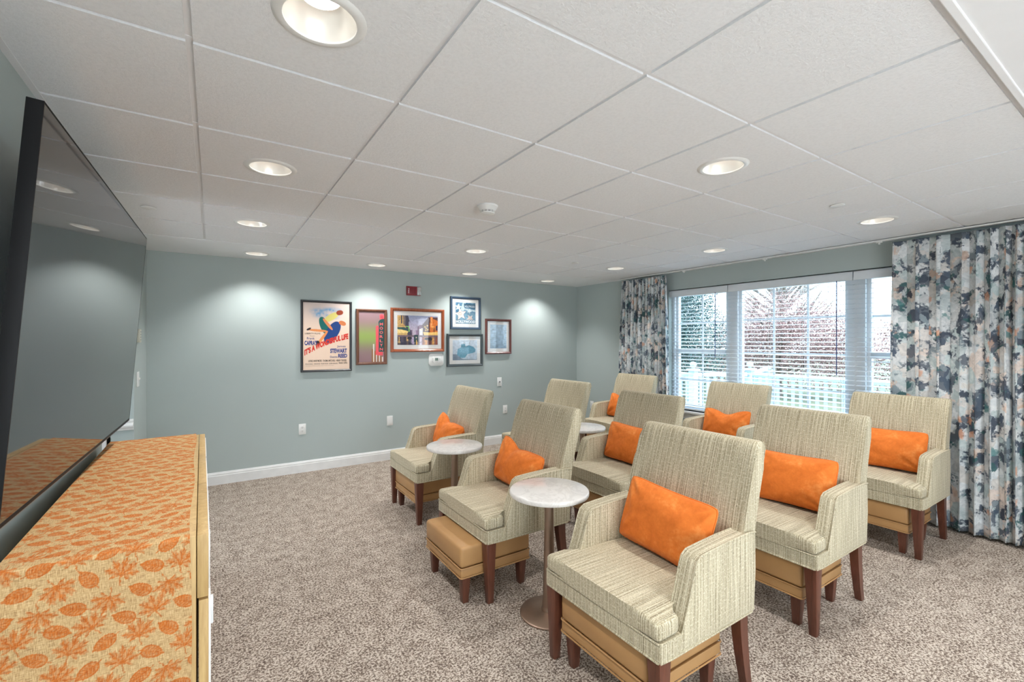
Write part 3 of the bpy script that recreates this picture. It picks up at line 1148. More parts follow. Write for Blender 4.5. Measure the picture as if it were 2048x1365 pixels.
CH = [  # x front, y centre, turn, label
    (1.28, 1.34, 0.0, 'nearest tweed armchair, in the front row right of the nearest marble table'),
    (1.25, 2.465, 0.0, 'middle front row tweed armchair with its leather ottoman pulled forward'),
    (1.33, 3.69, 0.0, 'front row tweed armchair closest to the picture wall'),
    (2.44, 1.345, 0.0, 'second row tweed armchair directly behind the nearest armchair'),
    (2.34, 2.50, 0.0, 'second row tweed armchair in the middle, holding the palest orange pillow'),
    (2.57, 3.79, 0.0, 'second row tweed armchair closest to the picture wall, no pillow seen'),
    (3.88, 1.33, 0.0, 'back row tweed armchair in front of the wide right curtain'),
    (3.80, 2.59, 0.0, 'back row tweed armchair in front of the middle of the window'),
    (3.88, 4.00, 0.0, 'back row tweed armchair in front of the narrow left curtain'),
]
chair0 = make_chair()
ott0 = make_ottoman()
OT = ['tan leather ottoman tucked under the nearest armchair', 'tan leather ottoman pulled out in front of the middle front row armchair',
      'tan leather ottoman under the front row armchair closest to the picture wall',
      'tan leather ottoman under the second row armchair behind the nearest one',
      'tan leather ottoman under the second row middle armchair', 'tan leather ottoman under the second row armchair by the picture wall',
      'tan leather ottoman under the armchair by the right curtain', 'tan leather ottoman under the back row window armchair',
      'tan leather ottoman under the back row armchair by the left curtain']
PL = [  # seed, chop, roll, turn, dy, dz, label
    (1, 0.0, 3, -1, -0.002, 0.0, 'bright orange velvet lumbar pillow on the nearest armchair'),
    (2, 0.040, 4, 1, 0.004, 0.005, 'dented orange velvet pillow on the middle front row armchair'),
    (3, 0.046, 5, 1, 0.005, 0.0, 'dented orange velvet pillow on the front armchair closest to the picture wall'),
    (4, 0.0, -2, 0, 0.0, 0.0, 'orange velvet lumbar pillow on the armchair directly behind the nearest one'),
    (5, 0.0, 2, 1, 0.004, 0.0, 'palest orange pillow, on the second row middle armchair'),
    None,
    (6, 0.0, -2, -1, 0.0, 0.0, 'orange lumbar pillow on the armchair by the right curtain'),
    (7, 0.042, -2, 0, 0.0, 0.0, 'orange pillow with a deep notch, on the armchair before the window'),
    (8, 0.04, 2, 1, 0.004, 0.0, 'small visible orange pillow on the armchair by the left curtain'),
]
for i, (x, y, rz, lab) in enumerate(CH):
    c = chair0 if i == 0 else copy_tree(chair0)
    c.location = (x, y, 0)
    tag(c, lab, 'armchair', 'striped tweed armchairs in three rows')
    t = ott0 if i == 0 else copy_tree(ott0)
    t.location = (x - 0.125 if i == 1 else x + 0.022, y - (0.010 if i == 1 else 0), 0)
    tag(t, OT[i], 'ottoman', 'tan leather ottomans under the armchairs')
    if PL[i]:
        sd_, chop, roll, turn, dy, dz, plab = PL[i]
        p = make_pillow(sd_, chop)
        put_pillow(p, x + 0.425, y + dy, 0.628 + dz, 17, roll, turn)
        tag(p, plab, 'pillow', 'orange velvet lumbar pillows')

# ------------------------------------------------------------------ side tables
def make_table():
    r = empty('side_table', (0, 0, 0))
    MB().lathe([(0, 0.632), (0.200, 0.632), (0.209, 0.636), (0.211, 0.641), (0.211, 0.652), (0.208, 0.658), (0.204, 0.660), (0, 0.660)], n=72).build('marble_top', M['marble'], r, 40)
    MB().lathe([(0.032, 0.632), (0.032, 0.622), (0.024, 0.618), (0.0245, 0.50), (0.028, 0.30), (0.033, 0.10), (0.036, 0.045), (0.036, 0.035), (0.040, 0.030), (0.040, 0.018)], n=36).build('pole', M['bronze'], r, 40)
    MB().lathe([(0, 0.0), (0.150, 0.0), (0.155, 0.003), (0.155, 0.009), (0.148, 0.014), (0.06, 0.020), (0, 0.021)], n=64).build('base', M['bronze'], r, 40)
    return r


tb = make_table()
for i, (x, y, lab) in enumerate([(1.495, 1.913, 'round marble side table beside the nearest armchair, whole pedestal in view'),
                                 (1.535, 3.125, 'round marble side table left of the middle front row armchair'),
                                 (2.85, 3.15, 'partly hidden round marble side table in the second row')]):
    o = tb if i == 0 else copy_tree(tb)
    o.location = (x, y, 0)
    tag(o, lab, 'side table', 'round marble pedestal side tables')


# ------------------------------------------------------------------ cabinet under the television
CAB = empty('media_cabinet', (-0.010, 1.62, 0), math.radians(0.95), 'long pale oak cabinet with white-faced fronts below the television', 'cabinet')
CL, CD, CHT = 1.75, 0.445, 0.877
MB().box(-CD, -0.030, 0.0, CL, 0.06, CHT, 0.002).build('body', M['oak'], CAB)
MB().box(-CD + 0.02, -0.06, 0.02, CL - 0.02, 0.0, 0.06).build('plinth', M['oak'], CAB, 0)
for k in range(3):
    y0, y1 = k * CL / 3 + (0 if k == 0 else 0.002), (k + 1) * CL / 3 - (0 if k == 2 else 0.002)
    dr = MB().box(-0.028, 0.0, y0, y1, 0.692, CHT, 0.0015).build('drawer', M['oak'], CAB)
    MB().box(0.0, 0.004, y0 + 0.02, y1 - 0.02, 0.705, CHT - 0.02, 0.001).build('drawer_face', M['white'], dr)
    do = MB().box(-0.024, 0.0, y0 + 0.002, y1 - 0.002, 0.066, 0.684, 0.0015).build('door', M['oak'], CAB)
    MB().box(0.0, 0.006, y0 + 0.012, y1 - 0.012, 0.08, 0.672, 0.001).build('door_face', M['white'], do)
    MB().box(0.006, 0.013, y0 + 0.05, y0 + 0.066, 0.58, 0.665, 0.003).build('handle', M['white'], do)

# leaf printed runner: cloth sheet with the print in a colour attribute
MAPLE = [(0, 1.0), (.09, .76), (.21, .80), (.15, .50), (.24, .52), (.36, .62), (.40, .80), (.52, .64), (.74, .70), (.62, .50),
         (.72, .38), (.48, .24), (.62, .16), (.76, .22), (.80, .10), (1.0, .06), (.82, -.08), (.84, -.22), (.56, -.18), (.42, -.20),
         (.52, -.36), (.56, -.52), (.34, -.42), (.14, -.28), (.04, -.30)]
MAPLE = MAPLE + [(-x, y) for x, y in MAPLE[::-1]]
OVAL = []
for k in range(28):
    a = 2 * PI * k / 28
    OVAL.append((0.52 * math.sin(a) * (1 + 0.16 * math.cos(a)) * (1 if True else 0), -0.82 * math.cos(a) + (0.18 if k == 14 else 0)))


def inside(poly, X, Y):
    r = np.zeros(X.shape, bool)
    n = len(poly)
    for i in range(n):
        x0, y0 = poly[i]; x1, y1 = poly[(i + 1) % n]
        if y0 == y1: continue
        c = ((y0 > Y) != (y1 > Y)) & (X < (x1 - x0) * (Y - y0) / (y1 - y0) + x0)
        r ^= c
    return r


def segd(X, Y, a, b):
    ax, ay = a; bx, by = b
    dx, dy = bx - ax, by - ay
    t = np.clip(((X - ax) * dx + (Y - ay) * dy) / (dx * dx + dy * dy), 0, 1)
    return np.hypot(X - ax - t * dx, Y - ay - t * dy)


def leaf_mask(X, Y, kind, lw):
    """X, Y in leaf units (about -1..1); returns ink 0..1"""
    poly = MAPLE if kind == 0 else OVAL
    ins = inside(poly, X, Y)
    ed = np.full(X.shape, 9.0)
    for i in range(len(poly)):
        ed = np.minimum(ed, segd(X, Y, poly[i], poly[(i + 1) % len(poly)]))
    ink = np.where(ins, 0.52 if kind == 0 else 0.62, 0.0)
    if kind == 0:
        veins = [((0, -.28), (0, .92)), ((0, -.2), (.62, .58)), ((0, -.2), (-.62, .58)), ((0, -.2), (.85, .06)), ((0, -.2), (-.85, .06)),
                 ((0, -.24), (.46, -.42)), ((0, -.24), (-.46, -.42)), ((0, .35), (.16, .62)), ((0, .35), (-.16, .62)),
                 ((.3, .16), (.56, .28)), ((-.3, .16), (-.56, .28)), ((.4, -.05), (.62, -.14)), ((-.4, -.05), (-.62, -.14)),
                 ((.3, .2), (.34, .5)), ((-.3, .2), (-.34, .5))]
        stem = [((0, -.28), (.06, -.55)), ((.06, -.55), (.16, -.85))]
    else:
        veins = [((0, -.82), (0, .85))]
        for q in (-.5, -.25, 0, .25, .5):
            veins += [((0, q), (.34, q + .22)), ((0, q), (-.34, q + .22))]
        stem = [((0, -.80), (.05, -1.15))]
    vd = np.full(X.shape, 9.0)
    for a, b in veins:
        vd = np.minimum(vd, segd(X, Y, a, b))
    ink = np.where(ins & (vd < lw), 1.0, ink)
    ink = np.where((ed < lw * 1.1), 1.0, ink)
    for a, b in stem:
        ink = np.maximum(ink, np.where(segd(X, Y, a, b) < lw * 0.8, 0.9, 0))
    return ink


def smooth_noise(nx, ny, cell, seed):
    r = np.random.default_rng(seed)
    gx, gy = int(nx / cell) + 3, int(ny / cell) + 3
    g = r.random((gy, gx))
    X = np.arange(nx) / cell; Y = np.arange(ny) / cell
    xi = X.astype(int); yi = Y.astype(int)
    fx = X - xi; fy = Y - yi
    fx = fx * fx * (3 - 2 * fx); fy = fy * fy * (3 - 2 * fy)
    a = g[np.ix_(yi, xi)] * (1 - fx) + g[np.ix_(yi, xi + 1)] * fx
    b_ = g[np.ix_(yi + 1, xi)] * (1 - fx) + g[np.ix_(yi + 1, xi + 1)] * fx
    return a * (1 - fy)[:, None] + b_ * fy[:, None]


RW, RL, RDROP = 0.395, CL, 0.74
step = 0.0021
nu, nv = int(RW / step), int((RL + RDROP) / step)
us = np.linspace(0, RW, nu); vs_ = np.linspace(0, RL + RDROP, nv)
U, V = np.meshgrid(us, vs_)
ink = np.zeros(U.shape)
sp = 0.066
row = 0
v = RL + RDROP + 0.02
while v > -0.05:
    cnt = 0
    u0 = -0.02 + (0.5 * sp if row % 2 else 0.0)
    u = u0
    while u < RW + 0.05:
        kind = (cnt + row // 2) % 2
        cu, cv = u + rng.uniform(-.006, .006), v + rng.uniform(-.006, .006)
        size = 0.040 if kind == 0 else 0.029
        ang = rng.uniform(-.5, .5) if kind == 0 else rng.choice([1.15, -1.15, 0.8, 2.0, 4.2]) + rng.uniform(-.2, .2)
        if kind == 0 and rng.random() < .4: ang += PI
        lo_v, hi_v = np.searchsorted(vs_, [cv - 1.25 * size, cv + 1.25 * size])
        lo_u, hi_u = np.searchsorted(us, [cu - 1.25 * size, cu + 1.25 * size])
        if hi_v > lo_v and hi_u > lo_u:
            sl = (slice(lo_v, hi_v), slice(lo_u, hi_u))
            X = (U[sl] - cu) / size; Y = -(V[sl] - cv) / size
            Xr = X * math.cos(ang) + Y * math.sin(ang); Yr = -X * math.sin(ang) + Y * math.cos(ang)
            if kind == 0:
                Xr = Xr + 0.022 * np.sin(Yr * 19 + cu * 90) ; Yr = Yr + 0.022 * np.sin(Xr * 21 + cv * 70)
            ink[sl] = np.maximum(ink[sl], leaf_mask(Xr, Yr, kind, 0.042 * 0.040 / size))
        u += sp; cnt += 1
    v -= sp * 0.88
    row += 1
ink *= 0.66 + 0.40 * smooth_noise(nu, nv, 4, 5) + 0.30 * smooth_noise(nu, nv, 1.6, 6)
ink = np.clip(ink, 0, 1)
# cloth shape: v=0 far end .. RL near edge, then hangs over the near end
co = np.zeros((nv, nu, 3))
Rr = 0.012
co[:, :, 0] = -0.445 + 0.006 + U
flat = V < RL - Rr + 0.004
bend_len = Rr * PI / 2
s_ = V - (RL - Rr + 0.004)
th = np.clip(s_ / Rr, 0, PI / 2)
yy = CL - V
yb = (CL - (RL - Rr + 0.004)) - Rr * np.sin(th)
zb = CHT + 0.004 - Rr * (1 - np.cos(th))
hang = np.clip(s_ - bend_len, 0, None)
co[:, :, 1] = np.where(flat, yy, yb)
co[:, :, 2] = np.where(flat, CHT + 0.004, zb - hang)
nz1 = smooth_noise(nu, nv, 34, 9) - 0.5
nz2 = smooth_noise(nu, nv, 11, 10) - 0.5
co[:, :, 2] += np.where(flat, 0.0035 * np.abs(nz1) + 0.0008 * nz2, 0)
co[:, :, 1] -= np.clip(hang * 12, 0, 1) * (0.004 + 0.007 * np.abs(nz1) + 0.008 * (np.sin(hang * 16 + U * 9) * 0.5 + 0.5) * np.clip(hang * 4, 0, 1) + 0.001 * nz2)
# front hem is not quite straight
co[:, :, 0] += (U / RW) * 0.004 * np.sin(V * 7.0)
idx = np.arange(nu * nv).reshape(nv, nu)
F = np.stack([idx[:-1, :-1], idx[:-1, 1:], idx[1:, 1:], idx[1:, :-1]], -1).reshape(-1, 4)


def grid_mesh(name, verts, faces, color, uv=None):
    me = bpy.data.meshes.new(name)
    me.vertices.add(len(verts)); me.vertices.foreach_set('co', verts.astype(np.float32).ravel())
    nf = len(faces)
    me.loops.add(nf * 4); me.loops.foreach_set('vertex_index', faces.astype(np.int32).ravel())
    me.polygons.add(nf)
    me.polygons.foreach_set('loop_start', np.arange(0, nf * 4, 4, dtype=np.int32))
    me.polygons.foreach_set('loop_total', np.full(nf, 4, dtype=np.int32))
    me.update(calc_edges=True)
    at = me.color_attributes.new('paint', 'FLOAT_COLOR', 'POINT')
    c4 = np.ones((len(verts), 4), np.float32); c4[:, :3] = color.reshape(-1, 3)
    at.data.foreach_set('color', c4.ravel())
    if uv is not None:
        ul = me.uv_layers.new(name='UVMap')
        ul.data.foreach_set('uv', uv.reshape(-1, 2)[faces.ravel()].astype(np.float32).ravel())
    me.validate()
    return me


me = grid_mesh('table_runner', co.reshape(-1, 3), F[:, ::-1], np.repeat(ink[:, :, None], 3, 2), np.stack([U, V], -1))
RUN = mesh_obj('table_runner', me, M['runner'], None, 180)
RUN.matrix_world = CAB.matrix_basis.copy() if False else Matrix.Translation((-0.010, 1.62, 0)) @ Matrix.Rotation(math.radians(0.95), 4, 'Z')
tag(RUN, 'burlap table runner printed with orange autumn leaves, draped over the oak cabinet', 'table runner')

# ------------------------------------------------------------------ television
scr = NT('glossy_dark_screen')
scr.base(scr.ramp(scr.noise(scr.coord(), 3, 1), [(0, (0.018, 0.018, 0.019, 1)), (1, (0.020, 0.020, 0.021, 1))]), 0.035, 0, 0.5)
scr.b.inputs['IOR'].default_value = 1.62
TV = empty('television', (-0.3685, 2.44, 1.518), 0, 'large flat television with dark reflective screen, tilted forward on the left wall', 'television')
TV.rotation_euler = (0, math.radians(4.3), math.radians(-0.95))
tw, thh = 0.882, 0.517
MB().box(-0.030, -0.001, -tw, tw, -thh, thh, 0.0015).build('housing', M['black'], TV)
mb = MB()
for (y0, y1, z0, z1) in ((-tw, tw, thh - 0.004, thh + 0.001), (-tw, tw, -thh - 0.001, -thh + 0.010), (-tw - 0.001, -tw + 0.004, -thh, thh), (tw - 0.004, tw + 0.001, -thh, thh)):
    mb.box(-0.031, 0.0012, y0, y1, z0, z1, 0.0005)
mb.build('bezel', M['black'], TV)
MB().box(-0.031, 0.0005, -tw + 0.002, tw - 0.002, -thh - 0.0035, -thh - 0.001).build('trim_strip', M['silver'], TV, 0)
MB().box(-0.001, 0.0008, -tw + 0.005, tw - 0.005, -thh + 0.011, thh - 0.005).build('screen', scr.m, TV, 0)
MB().box(-0.070, -0.030, -0.55, 0.55, -0.38, 0.12, 0.012).build('back_cover', M['black'], TV)
mt = MB()
mt.box(-0.085, -0.070, -0.25, 0.25, -0.15, 0.15, 0.002)
mt.box(-0.115, -0.085, -0.22, -0.17, -0.18, 0.18, 0.002)
mt.box(-0.115, -0.085, 0.17, 0.22, -0.18, 0.18, 0.002)
mt.build('wall_mount', M['black'], TV)

# ------------------------------------------------------------------ pictures
def canvas(w, h, step=0.0025):
    nx, ny = int(w / step) + 1, int(h / step) + 1
    X, Y = np.meshgrid(np.linspace(0, 1, nx), np.linspace(0, 1, ny))
    return X, Y, np.zeros((ny, nx, 3))


def lin(c):
    return np.array(srgb(*c)[:3])


def paint(img, mask, c, a=1.0):
    if mask.dtype == bool: mask = mask.astype(float)
    m = (mask * a)[:, :, None]
    img[:] = img * (1 - m) + lin(c) * m


def canvas_mesh(name, img, x0, x1, z0, z1, y, mat, parent):
    ny, nx = img.shape[:2]
    X, Z = np.meshgrid(np.linspace(x0, x1, nx), np.linspace(z0, z1, ny))
    v = np.stack([X, np.full_like(X, y), Z], -1).reshape(-1, 3)
    idx = np.arange(nx * ny).reshape(ny, nx)
    F = np.stack([idx[:-1, :-1], idx[:-1, 1:], idx[1:, 1:], idx[1:, :-1]], -1).reshape(-1, 4)
    me = grid_mesh(name, v, F, img)
    return mesh_obj(name, me, mat, parent, 0)


def text_into(mb, s, x, z, w, h, y=0.0, mi=0, bold=0.0, fn=None, vertical=False):
    """flat letters filling the box w x h whose lower left corner is (x, z)"""
    cu = bpy.data.curves.new('lettering', 'FONT')
    cu.body = s
    cu.offset = bold
    cu.resolution_u = 3
    cu.fill_mode = 'FRONT'
    ob = bpy.data.objects.new('lettering_tmp', cu)
    me = bpy.data.meshes.new_from_object(ob)
    if len(me.vertices):
        c = np.zeros(len(me.vertices) * 3); me.vertices.foreach_get('co', c); c = c.reshape(-1, 3)
        mn, mx = c.min(0), c.max(0)
        vs = []
        for p in c:
            px_ = x + (p[0] - mn[0]) / (mx[0] - mn[0]) * w
            pz_ = z + (p[1] - mn[1]) / max(1e-6, (mx[1] - mn[1])) * h
            if fn: px_, pz_ = fn(px_, pz_)
            vs.append(mb.bm.verts.new((px_, y, pz_)))
        for p in me.polygons:
            try:
                f = mb.bm.faces.new([vs[i] for i in p.vertices]); f.material_index = mi
            except ValueError:
                pass
    bpy.data.objects.remove(ob); bpy.data.curves.remove(cu); bpy.data.meshes.remove(me)


VC = m_vcol('printed_paper', 0.5, 0.3)
pglass = NT('picture_glazing')
_t = pglass.n('BsdfTransparent'); _g = pglass.n('BsdfGlossy'); _g.inputs['Roughness'].default_value = 0.02
_f = pglass.n('Fresnel'); _f.inputs[0].default_value = 1.6
_m = pglass.n('MixShader')
_ge = pglass.n('NewGeometry')
pglass.l(pglass.math('MULTIPLY', _f.outputs[0], pglass.math('SUBTRACT', 1.0, _ge.outputs['Backfacing'])), _m.inputs[0]); pglass.l(_t.outputs[0], _m.inputs[1]); pglass.l(_g.outputs[0], _m.inputs[2]); pglass.l(_m.outputs[0], pglass.out.inputs[0])


def frame(name, x0, x1, z0, z1, fw, mat, label, depth=0.026, glazed=True):
    r = empty(name, ((x0 + x1) / 2, YF, (z0 + z1) / 2), 0, label, 'picture', 'framed pictures on the far wall')
    W2, H2 = (x1 - x0) / 2, (z1 - z0) / 2
    mb = MB()
    # mitred moulding: profile swept round the rectangle
    prof = [(0, 0.0), (0, -depth * 0.85), (fw * 0.18, -depth), (fw * 0.55, -depth * 0.96), (fw * 0.8, -depth * 0.72), (fw, -depth * 0.62), (fw, 0.0)]
    rings = []
    for sx, sz in ((-1, -1), (1, -1), (1, 1), (-1, 1)):
        rings.append([mb.bm.verts.new((sx * (W2 - p), q, sz * (H2 - p))) for p, q in prof])
    for i in range(4):
        A, B = rings[i], rings[(i + 1) % 4]
        for k in range(len(prof) - 1):
            mb.bm.faces.new([A[k], A[k + 1], B[k + 1], B[k]])
    mb.build('frame', mat, r, 20)
    MB().box(-W2 + fw * 0.5, W2 - fw * 0.5, -0.006, -0.001, -H2 + fw * 0.5, H2 - fw * 0.5).build('backing', M['mat'], r, 0)
    if glazed:
        MB().box(-W2 + fw * 0.9, W2 - fw * 0.9, -0.0135, -0.0120, -H2 + fw * 0.9, H2 - fw * 0.9).build('glazing', pglass.m, r, 0)
    return r, W2 - fw, H2 - fw


def flat_mat(name, col):
    return plain(name, srgb(*col), 0.6, var=0.02)


INK = dict(red=flat_mat('red_ink', (214, 50, 32)), navy=flat_mat('navy_ink', (40, 62, 132)), black=flat_mat('grey_brown_ink', (84, 74, 64)),
           pink=flat_mat('coral_letter_ink', (240, 110, 112)), pale=flat_mat('pale_letter_ink', (225, 232, 236)), gold=flat_mat('ochre_letter_ink', (226, 150, 70)))

# 1. movie poster: writing kept, the artwork replaced by plain colour shapes
r, w2, h2 = frame('movie_poster', 0.808, 1.353, 1.101, 1.901, 0.024, M['fr_black'],
                  'tall black-framed movie poster with a slanting red title, left of all pictures', 0.024, False)
X, Y, img = canvas(2 * w2, 2 * h2)
ny, nx = X.shape
img[:] = lin((236, 208, 186))
paint(img, np.clip((Y - 0.55) * 1.6, 0, 1), (214, 204, 208), 0.75)
n1 = smooth_noise(nx, ny, 16, 21); n2 = smooth_noise(nx, ny, 7, 22)
cl = np.exp(-(((X - .32) / .13) ** 2 + ((Y - .86) / .055) ** 2)) + np.exp(-(((X - .62) / .16) ** 2 + ((Y - .90) / .03) ** 2)) + 0.8 * np.exp(-(((X - .55) / .2) ** 2 + ((Y - .80) / .04) ** 2))
paint(img, np.clip(cl * (n1 * 0.8 + n2 * 0.7) * 1.2, 0, 1), (96, 160, 204), 0.9)
A = 2 * h2 / (2 * w2)


def blob(cx, cy, rx, ry, ang):
    dx, dy = X - cx, (Y - cy) * A
    c0, s0 = math.cos(ang), math.sin(ang)
    u_, v__ = (dx * c0 + dy * s0) / rx, (-dx * s0 + dy * c0) / ry
    return np.clip((1.12 - (np.abs(u_) ** 2.2 + np.abs(v__) ** 2.2)) * 7, 0, 1)


paint(img, blob(.44, .66, .20, .085, 1.9), (22, 104, 100))
paint(img, blob(.62, .56, .27, .13, 1.05), (30, 66, 128))
paint(img, blob(.60, .79, .17, .070, 0.55), (222, 208, 120))
paint(img, blob(.52, .68, .16, .030, -0.9), (226, 140, 90))
paint(img, blob(.31, .585, .20, .026, -0.08), (232, 146, 86))
paint(img, blob(.40, .47, .20, .028, 0.95), (232, 146, 86))
paint(img, blob(.78, .86, .075, .055, 0.2), (150, 66, 40))
paint(img, blob(.84, .70, .08, .05, -0.4), (208, 124, 76))
paint(img, blob(.12, .605, .05, .022, 0.5), (52, 44, 44))
paint(img, blob(.31, .40, .035, .05, 0.2), (52, 44, 44))
paint(img, np.clip(cl * 0, 0, 1), (0, 0, 0))
canvas_mesh('print', img, -w2, w2, -h2, h2, -0.0095, VC, r)
TW, TH = 2 * w2, 2 * h2
bx = lambda fx: -w2 + fx * TW
bz = lambda fz: -h2 + fz * TH
mb = MB()


def slant(x_, z_):
    t = (x_ - bx(.04)) / (TW * .93)
    return x_, z_ + TH * (0.245 * t + 0.03 * math.sin(t * PI)) + (z_ - bz(.21)) * 0.25 * t * 0 


text_into(mb, "IT'S A WONDERFUL LIFE", bx(.03), bz(.215), TW * .94, TH * .090, 0, 0, 0.06, slant)
text_into(mb, 'Frank', bx(.08), bz(.450), TW * .16, TH * .034, 0, 1, 0.006)
text_into(mb, "CAPRA'S", bx(.03), bz(.365), TW * .26, TH * .070, 0, 1, 0.04)
text_into(mb, 'James', bx(.72), bz(.325), TW * .19, TH * .036, 0, 1, 0.006)
text_into(mb, 'STEWART', bx(.57), bz(.245), TW * .37, TH * .068, 0, 1, 0.045)
text_into(mb, 'Donna', bx(.57), bz(.173), TW * .16, TH * .030, 0, 1, 0.010)
text_into(mb, 'REED', bx(.745), bz(.173), TW * .20, TH * .060, 0, 1, 0.045)
text_into(mb, 'LIBERTY FILMS', bx(.04), bz(.527), TW * .32, TH * .024, 0, 2)
text_into(mb, 'Presents', bx(.14), bz(.497), TW * .10, TH * .012, 0, 2)
text_into(mb, 'LIONEL BARRYMORE   THOMAS MITCHELL   HENRY TRAVERS', bx(.11), bz(.118), TW * .82, TH * .030, 0, 2, 0.01)
text_into(mb, 'BEULAH BONDI   WARD BOND   FRANK FAYLEN   GLORIA GRAHAME', bx(.05), bz(.078), TW * .68, TH * .020, 0, 2)
text_into(mb, 'FRANK CAPRA', bx(.76), bz(.080), TW * .19, TH * .026, 0, 2, 0.01)
text_into(mb, 'Screenplay by Frances Goodrich, Albert Hackett, Frank Capra', bx(.05), bz(.054), TW * .60, TH * .010, 0, 2)
mb.build('lettering', [INK['red'], INK['navy'], INK['black']], r, 0, (0, -0.0105, 0))

# 2. vertical theatre sign
r, w2, h2 = frame('neon_sign_picture', 1.402, 1.767, 1.165, 1.825, 0.032, M['fr_brown'],
                  'narrow brown-framed picture of a pink vertical theatre sign on green sky', 0.028, False)
X, Y, img = canvas(2 * w2, 2 * h2)
ny, nx = X.shape
img[:] = lin((150, 120, 124))
g_ = np.exp(-((Y - .50) / .20) ** 2)
paint(img, g_, (150, 172, 92), 0.95)
paint(img, np.clip((Y - .75) * 3, 0, 1), (158, 132, 138), 0.6)
paint(img, (X > .66) & (X < .80) & (Y > .17) & (Y < .71), (236, 92, 100))
paint(img, ((X - .73) ** 2 / .07 ** 2 + (Y - .70) ** 2 / .03 ** 2 < 1), (236, 92, 100))
paint(img, (X > .70) & (X < .95) & (Y > .13) & (Y < .20), (236, 92, 100))
paint(img, ((X - .70) ** 2 / .06 ** 2 + (Y - .18) ** 2 / .045 ** 2 < 1), (236, 92, 100))
paint(img, (X > .82) & (Y > .86) & (Y < .94), (236, 92, 100))
paint(img, ((X - .90) ** 2 / .09 ** 2 + (Y - .93) ** 2 / .035 ** 2 < 1), (236, 92, 100))
paint(img, ((X - .99) ** 2 / .22 ** 2 + (Y - .79) ** 2 / .08 ** 2 < 1), (46, 78, 78))
paint(img, (X > .78) & (Y > .205) & (Y < .80), (46, 78, 78))
for k, xx in enumerate((.53, .58, .63, .69, .75, .81, .87, .93)):
    hgt = (.26, .36, .22, .14, .13, .13, .12, .10)[k]
    paint(img, (np.abs(X - xx) < .022) & (Y < hgt), (226, 214, 204) if k % 2 else (150, 104, 60))
canvas_mesh('print', img, -w2, w2, -h2, h2, -0.0095, VC, r)
TW, TH = 2 * w2, 2 * h2
mb = MB()
for k, ch in enumerate('MOORLYN'):
    text_into(mb, ch, bx(.82), bz(.735 - k * .085), TW * .13, TH * .055, 0, 0, 0.02)
text_into(mb, 'B', bx(.86), bz(.875), TW * .10, TH * .05, 0, 1, 0.0)
mb.build('lettering', [INK['pink'], flat_mat('dark_letter_ink', (150, 50, 60))], r, 0, (0, -0.0105, 0))

# 3. street at dusk
r, w2, h2 = frame('street_painting', 1.813, 2.522, 1.310, 1.854, 0.036, M['fr_cherry'],
                  'widest picture, cherry-framed print of a rainy city street at dusk', 0.030)
MB().box(-w2, w2, -0.010, -0.007, -h2, h2).build('mat_board', M['mat'], r, 0)
pw, ph = w2 - 0.050, h2 - 0.052
X, Y, img = canvas(2 * pw, 2 * ph, 0.0028)
ny, nx = X.shape
sky_ = np.clip(Y, 0, 1)[:, :, None]
img[:] = lin((226, 196, 206)) * (1 - sky_) + lin((152, 160, 190)) * sky_
nA = smooth_noise(nx, ny, 5, 31); nB = smooth_noise(nx, ny, 12, 32)
def P(poly): return inside(poly, X, Y)
paint(img, P([(.30, .3), (.30, .52), (.36, .50), (.36, .3)]), (120, 98, 120))
paint(img, P([(.44, .3), (.44, .50), (.50, .50), (.50, .3)]), (160, 130, 160))
paint(img, P([(.49, .3), (.49, .62), (.53, .68), (.62, .68), (.62, .3)]), (116, 82, 110))
paint(img, P([(0, .3), (0, 1), (.25, 1), (.27, .92), (.29, .80), (.27, .78), (.27, .62), (.34, .40), (.34, .3)]), (74, 72, 92))
paint(img, P([(0, .2), (0, 1), (.13, 1), (.16, .70), (.20, .60), (.24, .45), (.24, .2)]), (214, 176, 112))
paint(img, P([(.085, .72), (.085, 1), (.11, 1), (.11, .72)]), (44, 50, 84))
paint(img, P([(.14, 1), (.14, .7), (.19, .66), (.19, 1)]), (128, 112, 108))
paint(img, P([(0, .60), (.17, .60), (.26, .52), (.26, .47), (.10, .52), (0, .53)]), (60, 92, 92))
paint(img, P([(.19, .635), (.28, .635), (.29, .45), (.27, .45), (.265, .61), (.19, .62)]), (150, 220, 110))
paint(img, P([(0, .53), (.12, .51), (.26, .46), (.24, .40), (0, .40)]), (244, 214, 140))
paint(img, P([(.60, .3), (.60, .68), (.76, .96), (1.0, .96), (1.0, .3)]), (92, 64, 66))
paint(img, P([(.80, .3), (.79, .74), (.84, .93), (1.0, .84), (1.0, .3)]), (214, 118, 50))
paint(img, P([(.81, .60), (.81, .97), (.865, .97), (.865, .60)]), (236, 140, 66))
paint(img, P([(.53, .33), (.53, .54), (.615, .58), (.615, .33)]), (226, 222, 232))
for cx_, cy_ in ((.67, .62), (.70, .57), (.73, .66), (.69, .50), (.74, .52), (.58, .52), (.90, .57), (.97, .62), (.87, .63)):
    paint(img, np.exp(-(((X - cx_) / .016) ** 2 + ((Y - cy_) / .022) ** 2)), (255, 214, 110))
paint(img, P([(.88, .45), (.88, .60), (.93, .60), (.93, .45)]), (120, 60, 40), .7)
paint(img, P([(.95, .50), (.95, .66), (.99, .68), (.99, .50)]), (52, 60, 92))
paint(img, P([(.66, .30), (.62, .44), (.80, .43), (1, .45), (1, .30)]), (246, 206, 122), .9)
paint(img, (Y < .33), (120, 98, 110))
refl = img[::-1][: ny].copy()
wet = Y < .27
